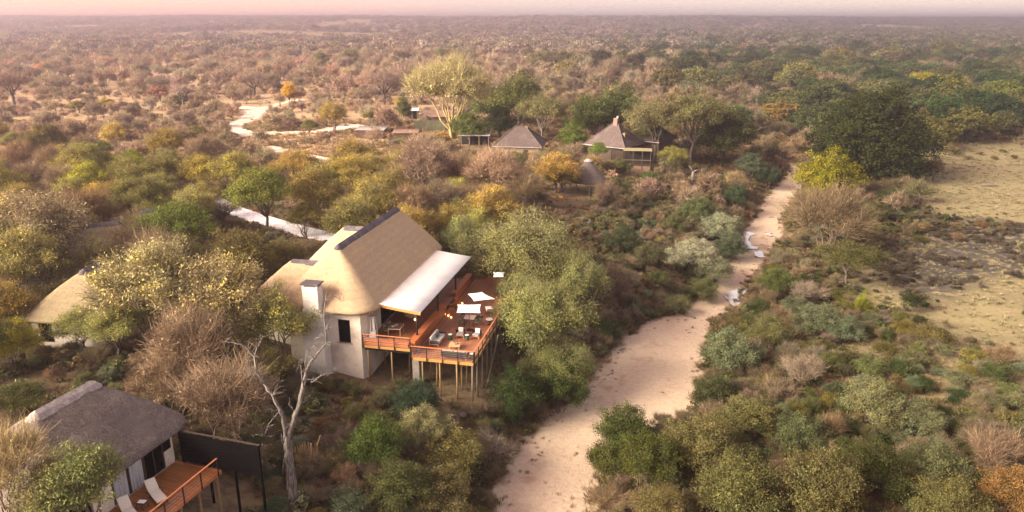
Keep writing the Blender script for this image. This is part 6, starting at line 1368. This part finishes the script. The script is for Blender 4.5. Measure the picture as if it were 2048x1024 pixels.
for q in PLANTED:
    P_ = PROTO[q['key'], q['vi']]; s, hz = q['s'], q['hz']
    if river(q['x'], q['y'])[1][0] > 0 and q['key'] != 'giant': q['col'] = tuple(a * b for a, b in zip(q['col'], (.74, .74, .62)))
    nm = {'bigbush': 'leafy_bush', 'shrub': 'leafy_bush', 'bareshrub': 'bare_bush', 'palm': 'palm_bush', 'fever': 'fever_tree', 'bare': 'bare_tree', 'tallbare': 'bare_tree', 'midbare': 'bare_tree', 'gnarled': 'gnarled_tree', 'dense': 'evergreen_tree', 'giant': 'evergreen_tree'}.get(q['key'], 'savanna_tree')
    if q['cat'] == 'tree':
        t = empty(nm, (q['x'], q['y'], q['z'] - .05), q['rz'], q['label'], 'tree', GRP['tree']); t.scale = (s, s, s * hz)
        mobj('trunk', P_['trunk'], t); c_ = mobj('crown', P_['crown'], t); c_.color = (*[VS * a for a in q['col']], 1)
    else:
        t = empty(nm, (q['x'], q['y'], q['z'] - .05), q['rz'], q['label'], 'bush', GRP['bush']); t.scale = (s, s, s * hz)
        c_ = mobj('foliage', P_['crown'], t); c_.color = (*[VS * a for a in q['col']], 1)
        if P_['trunk']: mobj('stem', P_['trunk'], t)
# ------------------------------------------------------------------ dead tree (one continuous body)
def dead_tree():
    r = np.random.default_rng(5); p0 = at(587, 1018, 3.9); zb = g1(p0[0], p0[1]); p0 = at(587, 1018, zb); Y0 = p0[1]
    def W(px, py, dy=0.0): d = ray(px, py); t = (Y0 + dy) / d[1]; return np.array([d[0] * t, Y0 + dy, CAMH + d[2] * t])
    L = [([(589, 1024), (585, 985), (580, 940), (577, 900), (574, 872)], [.50, .36, .31, .28, .26], 0, 0),
         ([(576, 880), (584, 850), (598, 810), (606, 775), (612, 745), (626, 718), (640, 700), (652, 688)], [.24, .22, .20, .17, .15, .12, .09, .05], 0, .6),
         ([(572, 880), (568, 845), (560, 820), (545, 790), (528, 768), (514, 745), (508, 715), (497, 700), (480, 688), (462, 684), (450, 683)], [.22, .18, .16, .14, .12, .12, .11, .09, .06, .04, .02], 0, -.6),
         ([(652, 690), (650, 660), (648, 630), (651, 600), (652, 578)], [.07, .06, .05, .04, .015], .6, .9),
         ([(649, 640), (636, 620), (628, 608)], [.03, .02, .008], .7, .8), ([(650, 600), (662, 590), (680, 598), (686, 602)], [.03, .025, .02, .008], .9, 1.2), ([(650, 660), (660, 640), (665, 628)], [.03, .02, .006], .6, .2),
         ([(612, 745), (611, 725), (612, 706)], [.07, .05, .012], .2, .3), ([(606, 775), (603, 745), (600, 728), (592, 745)], [.06, .05, .03, .01], .1, .1), ([(626, 718), (618, 700), (616, 690)], [.05, .03, .008], .3, .1),
         ([(622, 765), (645, 750), (665, 748), (675, 742)], [.07, .05, .03, .008], .3, .9), ([(612, 760), (630, 758), (648, 768)], [.05, .03, .008], .3, .2), ([(640, 700), (632, 690), (628, 680)], [.04, .02, .006], .5, .4),
         ([(514, 745), (505, 752), (478, 742), (460, 748)], [.05, .04, .025, .008], -.4, -.8), ([(508, 715), (515, 695), (522, 680), (520, 665)], [.06, .05, .03, .01], -.5, -.2), ([(497, 700), (494, 720), (500, 735)], [.04, .03, .01], -.5, -.9),
         ([(560, 820), (548, 835), (536, 852), (528, 872)], [.06, .04, .03, .008], -.2, -.9), ([(545, 790), (552, 775), (556, 765)], [.04, .02, .006], -.3, 0), ([(528, 768), (505, 752), (498, 765)], [.05, .03, .01], -.3, -.6),
         ([(572, 905), (566, 885), (562, 868)], [.10, .07, .02], 0, -.3), ([(580, 930), (570, 915), (566, 935), (564, 950)], [.08, .06, .04, .02], -.1, -.5), ([(590, 830), (580, 810), (578, 795)], [.06, .04, .01], .1, .3),
         ([(450, 683), (438, 688)], [.02, .006], -.6, -.7), ([(585, 845), (568, 860), (556, 862)], [.05, .03, .01], 0, -.4), ([(598, 810), (612, 800), (618, 786)], [.05, .03, .01], .1, .4), ([(522, 760), (530, 745), (534, 730)], [.04, .03, .008], -.3, -.1)]
    V_, F_, off = [], [], 0
    for pts, rs, d0, d1 in list(L[1:18]):
        for k in range(len(pts) * 2):
            i = r.integers(0, len(pts)); a = r.uniform(0, 6.28); l = r.uniform(8, 30); q = pts[i]; dx, dy_ = math.cos(a) * l, -abs(math.sin(a)) * l * .8; dd = d0 + (d1 - d0) * i / (len(pts) - 1)
            L.append(([q, (q[0] + dx * .5 + r.uniform(-3, 3), q[1] + dy_ * .5 + r.uniform(-3, 3)), (q[0] + dx, q[1] + dy_)], [min(.028, rs[i] * .5), .016, .005], dd, dd + r.uniform(-.5, .5)))
    for pts, rs, d0, d1 in L:
        n = len(pts); Q = [W(*p, dy=d0 + (d1 - d0) * i / (n - 1)) for i, p in enumerate(pts)]; fine = []; fr = []
        for i in range(n - 1):
            for k in range(4):
                t = k / 4; j = .022 if 0 < i + t else 0; fine.append(Q[i] + (Q[i + 1] - Q[i]) * t + r.normal(0, j, 3)); fr.append((rs[i] + (rs[i + 1] - rs[i]) * t) * r.uniform(.88, 1.12))
        fine.append(Q[-1]); fr.append(rs[-1]); mb = MB(); mb.tube(fine, [(.9 if pts[0][1] > 1000 else .7) * q_ for q_ in fr], 9); V_ += mb.v; F_ += [tuple(a + off for a in f) for f in mb.f]; off += len(mb.v)
    V = np.array(V_); k = vnoise(V[:, 0] * 6 + V[:, 1] * 5, V[:, 2] * .8, .6, 4)[:, None]; V = V + (k - .5) * .05
    o = MB().add(V, F_).build('dead_tree', M_barkg, smooth_=True); tag(o, 'tall silvery dead tree with two broken limbs in front of the lodge', 'tree', GRP['tree'])
dead_tree()
def pole_trunk(px0, py0, px1, py1, r0, r1, label):
    z = 3; 
    for _ in range(4): p = at(px0, py0, z); z = g1(p[0], p[1])
    d = ray(px1, py1); t = p[1] / d[1]; q = np.array([d[0] * t, p[1], CAMH + d[2] * t]); mb = MB(); m_ = (p + q) / 2 + [.25, 0, 0]
    mb.tube([(p[0], p[1], z - .3), m_, q], [r0, (r0 + r1) / 2, r1], 9); mb.tube([q, q + [1.6, .3, .5]], [r1 * .6, .03], 6); mb.tube([q, q + [-.9, .2, 1.1]], [r1 * .6, .03], 6); tag(mb.build('bare_tree', M_barkg, smooth_=True), label, 'tree', GRP['tree'])
pole_trunk(1377, 379, 1387, 343, .42, .28, 'leaning pale trunk below the teal-roofed lookout')
# ------------------------------------------------------------------ ground cover (stuff)
def frustum_pts(n, d0, d1, r_, xl=-1.0, xr=1.0, power=1.0):
    """points spread over the ground seen between two distances"""
    u = r_.random(n); y = (d0 ** (power + 1) + u * (d1 ** (power + 1) - d0 ** (power + 1))) ** (1 / (power + 1)); x = r_.uniform(xl, xr, n) * (y * .76 + 8); return x, y
r_ = np.random.default_rng(77)
# grass
x, y = frustum_pts(115000, 28, 210, r_, power=.3); sd_, sid = river(x, y); ok = open_ok(x, y, -.5) & (sd_ > r_.uniform(-.6, 1.2, len(x)))
md_ = poly_mask(x, y, MEADOW, soft=5); x, y, md_, sid = x[ok], y[ok], md_[ok], sid[ok]; n = len(x)
cl = vnoise(x, y, 3.0, 21) * .65 + vnoise(x, y, 9.0, 22) * .35; keep = r_.random(n) < np.clip(.25 + 1.2 * (cl - .35), .1, 1) * (1 - .4 * md_); x, y, md_, sid, cl = x[keep], y[keep], md_[keep], sid[keep], cl[keep]; n = len(x)
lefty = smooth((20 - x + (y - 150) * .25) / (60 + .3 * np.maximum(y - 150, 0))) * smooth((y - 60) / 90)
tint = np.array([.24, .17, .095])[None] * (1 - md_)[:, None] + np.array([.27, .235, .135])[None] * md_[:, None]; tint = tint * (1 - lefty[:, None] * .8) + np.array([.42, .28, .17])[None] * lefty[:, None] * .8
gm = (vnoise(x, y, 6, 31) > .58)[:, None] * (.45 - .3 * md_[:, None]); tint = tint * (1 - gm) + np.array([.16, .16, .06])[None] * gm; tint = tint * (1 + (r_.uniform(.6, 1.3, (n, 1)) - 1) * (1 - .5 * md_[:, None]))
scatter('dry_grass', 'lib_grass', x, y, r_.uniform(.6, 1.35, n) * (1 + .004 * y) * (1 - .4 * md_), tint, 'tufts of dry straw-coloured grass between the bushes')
# undergrowth near
def cover(name, libn, n, d0, d1, colors, smin, smax, label, dens=3.5, seed=1, power=.6, cond=None, pad=.3, zsc=1.0, thin=0.0, floor=0.0):
    r_ = np.random.default_rng(seed); x, y = frustum_pts(n, d0, d1, r_, power=power); ok = open_ok(x, y, pad); x, y = x[ok], y[ok]
    m = vnoise(x, y, dens, seed) * .6 + vnoise(x, y, dens * 3.3, seed + 1) * .4; ok = r_.random(len(x)) < np.clip((m - .32) * 3.2, floor, 1); x, y = x[ok], y[ok]
    md_ = poly_mask(x, y, MEADOW, soft=5); ok = r_.random(len(x)) > md_ * .93
    ok &= r_.random(len(x)) > thin * smooth((20 - x + (y - 150) * .25) / (60 + .3 * np.maximum(y - 150, 0))) * smooth((y - 90) / 60)
    if cond is not None: ok &= cond(x, y, r_)
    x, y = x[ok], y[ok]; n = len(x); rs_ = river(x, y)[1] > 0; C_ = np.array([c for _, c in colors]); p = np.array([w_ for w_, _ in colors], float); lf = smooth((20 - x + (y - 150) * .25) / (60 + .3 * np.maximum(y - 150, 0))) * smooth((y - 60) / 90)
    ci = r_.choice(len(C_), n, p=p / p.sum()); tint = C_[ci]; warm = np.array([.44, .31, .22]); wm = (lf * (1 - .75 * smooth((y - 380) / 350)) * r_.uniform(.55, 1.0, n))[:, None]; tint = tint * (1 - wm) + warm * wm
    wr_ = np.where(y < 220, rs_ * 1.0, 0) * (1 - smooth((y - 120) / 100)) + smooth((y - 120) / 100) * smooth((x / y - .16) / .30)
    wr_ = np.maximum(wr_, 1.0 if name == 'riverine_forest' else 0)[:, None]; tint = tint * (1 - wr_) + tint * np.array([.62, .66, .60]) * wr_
    tint = np.clip(tint * r_.uniform(.6, 1.35, (n, 1)) * (1 + r_.normal(0, .07, (n, 3))), .01, .8); s = r_.uniform(smin, smax, n) ** 1.0
    # keep low in front of shown things
    px, py, d = proj(x, y, gh(x, y) + s * 2); bad = np.zeros(n, bool)
    for P_, D in SHOWN: bad |= inpoly(px, py, P_) & (d < D)
    isr = np.zeros(n, bool)
    for P_, D in (SHOWN[9], SHOWN[19 if len(SHOWN) > 19 else -1]): isr |= inpoly(px, py, P_) & (d < D)
    s = np.where(bad, s * .4, s); k_ = ~(isr & (r_.random(n) < .8)); x, y, s, tint = x[k_], y[k_], s[k_], tint[k_]; scatter(name, libn, x, y, s, tint, label, zs=s * zsc); print(name, n)
base_cols = [(3, (.17, .15, .075)), (2, (.21, .165, .10)), (3, (.14, .14, .06)), (1.6, (.15, .165, .095)), (1, (.24, .19, .08)), (.7, (.06, .08, .035))]
cover('undergrowth', 'lib_shrub', 14000, 30, 130, base_cols, .22, .62, 'low mixed undergrowth of small bushes', 3.5, 3)
cover('dry_undergrowth', 'lib_bareshrub', 5200, 30, 120, [(3, (.24, .18, .11)), (2, (.30, .225, .14)), (1, (.18, .14, .09)), (1, (.26, .24, .19))], .25, .7, 'dry leafless undergrowth and twigs', 4.5, 5)
lowmask = lambda x, y, r_: (np.ones(len(x), bool))
cover('middle_bush', 'lib_midmix', 8500, 115, 300, [(3, (.20, .145, .08)), (4, (.28, .19, .13)), (2, (.16, .145, .06)), (1, (.26, .20, .06)), (.7, (.10, .11, .045))], .3, .85, 'scrub of small grey-brown bushes across the plain', 9, 8, power=.6, pad=.8, thin=.42, floor=.25)
cover('far_bush', 'lib_midmix', 10500, 270, 800, [(3, (.22, .16, .10)), (4, (.28, .20, .15)), (2, (.16, .15, .08)), (.8, (.11, .12, .06))], .4, 1.6, 'far bushveld of small trees and scrub', 26, 11, power=.9, pad=1.5, floor=.45)
def fcond(x, y, r_): t = (y - 165) / 645; return x > 60 + t * 78 - 15 + (vnoise(x, y, 120, 71) - .5) * (30 + y * .25) + r_.normal(0, 6 + y * .035, len(x))
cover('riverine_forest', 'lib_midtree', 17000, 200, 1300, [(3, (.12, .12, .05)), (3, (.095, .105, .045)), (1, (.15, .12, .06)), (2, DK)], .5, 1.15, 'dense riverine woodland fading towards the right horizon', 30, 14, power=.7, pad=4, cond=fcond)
cover('horizon_bush', 'lib_far', 64000, 620, 3000, [(3, (.15, .12, .09)), (3, (.165, .13, .105)), (2, (.12, .115, .07)), (1, (.09, .095, .06))], .5, 2.2, 'endless low bush on the slope up to the horizon', 90, 17, power=.75, pad=0)
r_ = np.random.default_rng(5); x, y = frustum_pts(9000, 75, 130, r_, power=.5); bm_ = poly_mask(x, y, BURNT, soft=4) * (vnoise(x, y, 5, 61) > .42); ok = (r_.random(len(x)) < bm_) & open_ok(x, y, 1); x, y = x[ok], y[ok]; n = len(x)
scatter('matted_scrub', 'lib_shrub', x, y, r_.uniform(.2, .55, n), np.array([[.075, .062, .048]]) * r_.uniform(.5, 1.5, (n, 1)), 'dark matted scrub on the burnt ground near the meadow', zs=r_.uniform(.12, .3, n))
# leaf litter twigs on sand edges
x, y = frustum_pts(60000, 30, 150, r_, power=.3); sd_, sid = river(x, y); ok = (sd_ > -3.2) & (sd_ < .8) & (r_.random(len(x)) < np.clip(.55 + sd_ * .2, .05, 1)) & (vnoise(x, y, 1.6, 44) > .5); x, y = x[ok], y[ok]; n = len(x)
scatter('river_edge_debris', 'lib_grass', x, y, r_.uniform(.25, .6, n), np.array([[.24, .17, .10]]) * r_.uniform(.5, 1.3, (n, 1)), 'scattered dry grass and debris on the sand edges')
# ------------------------------------------------------------------ haze
mb = MB(); mb.box((0, 2020, 20.5), (8600, 5400, 61)); hz_ = mb.build('haze', bpy.data.materials.new('haze_air')); m = hz_.data.materials[0]; m.use_nodes = True; nt = m.node_tree; nt.nodes.clear()
pv = nt.nodes.new('ShaderNodeVolumePrincipled'); pv.inputs['Color'].default_value = (.47, .44, .55, 1); pv.inputs['Density'].default_value = HAZE_DENSITY; pv.inputs['Anisotropy'].default_value = .68
o_ = nt.nodes.new('ShaderNodeOutputMaterial'); nt.links.new(pv.outputs[0], o_.inputs['Volume']); tag(hz_, kind='stuff'); hz_['label'] = 'pale pink evening haze over the bushveld'
try: m.cycles.homogeneous_volume = True
except Exception: pass
print('objects', len(sc.objects), 'tris', sum(sum(p.loop_total - 2 for p in m.polygons) for m in bpy.data.meshes if m.users))
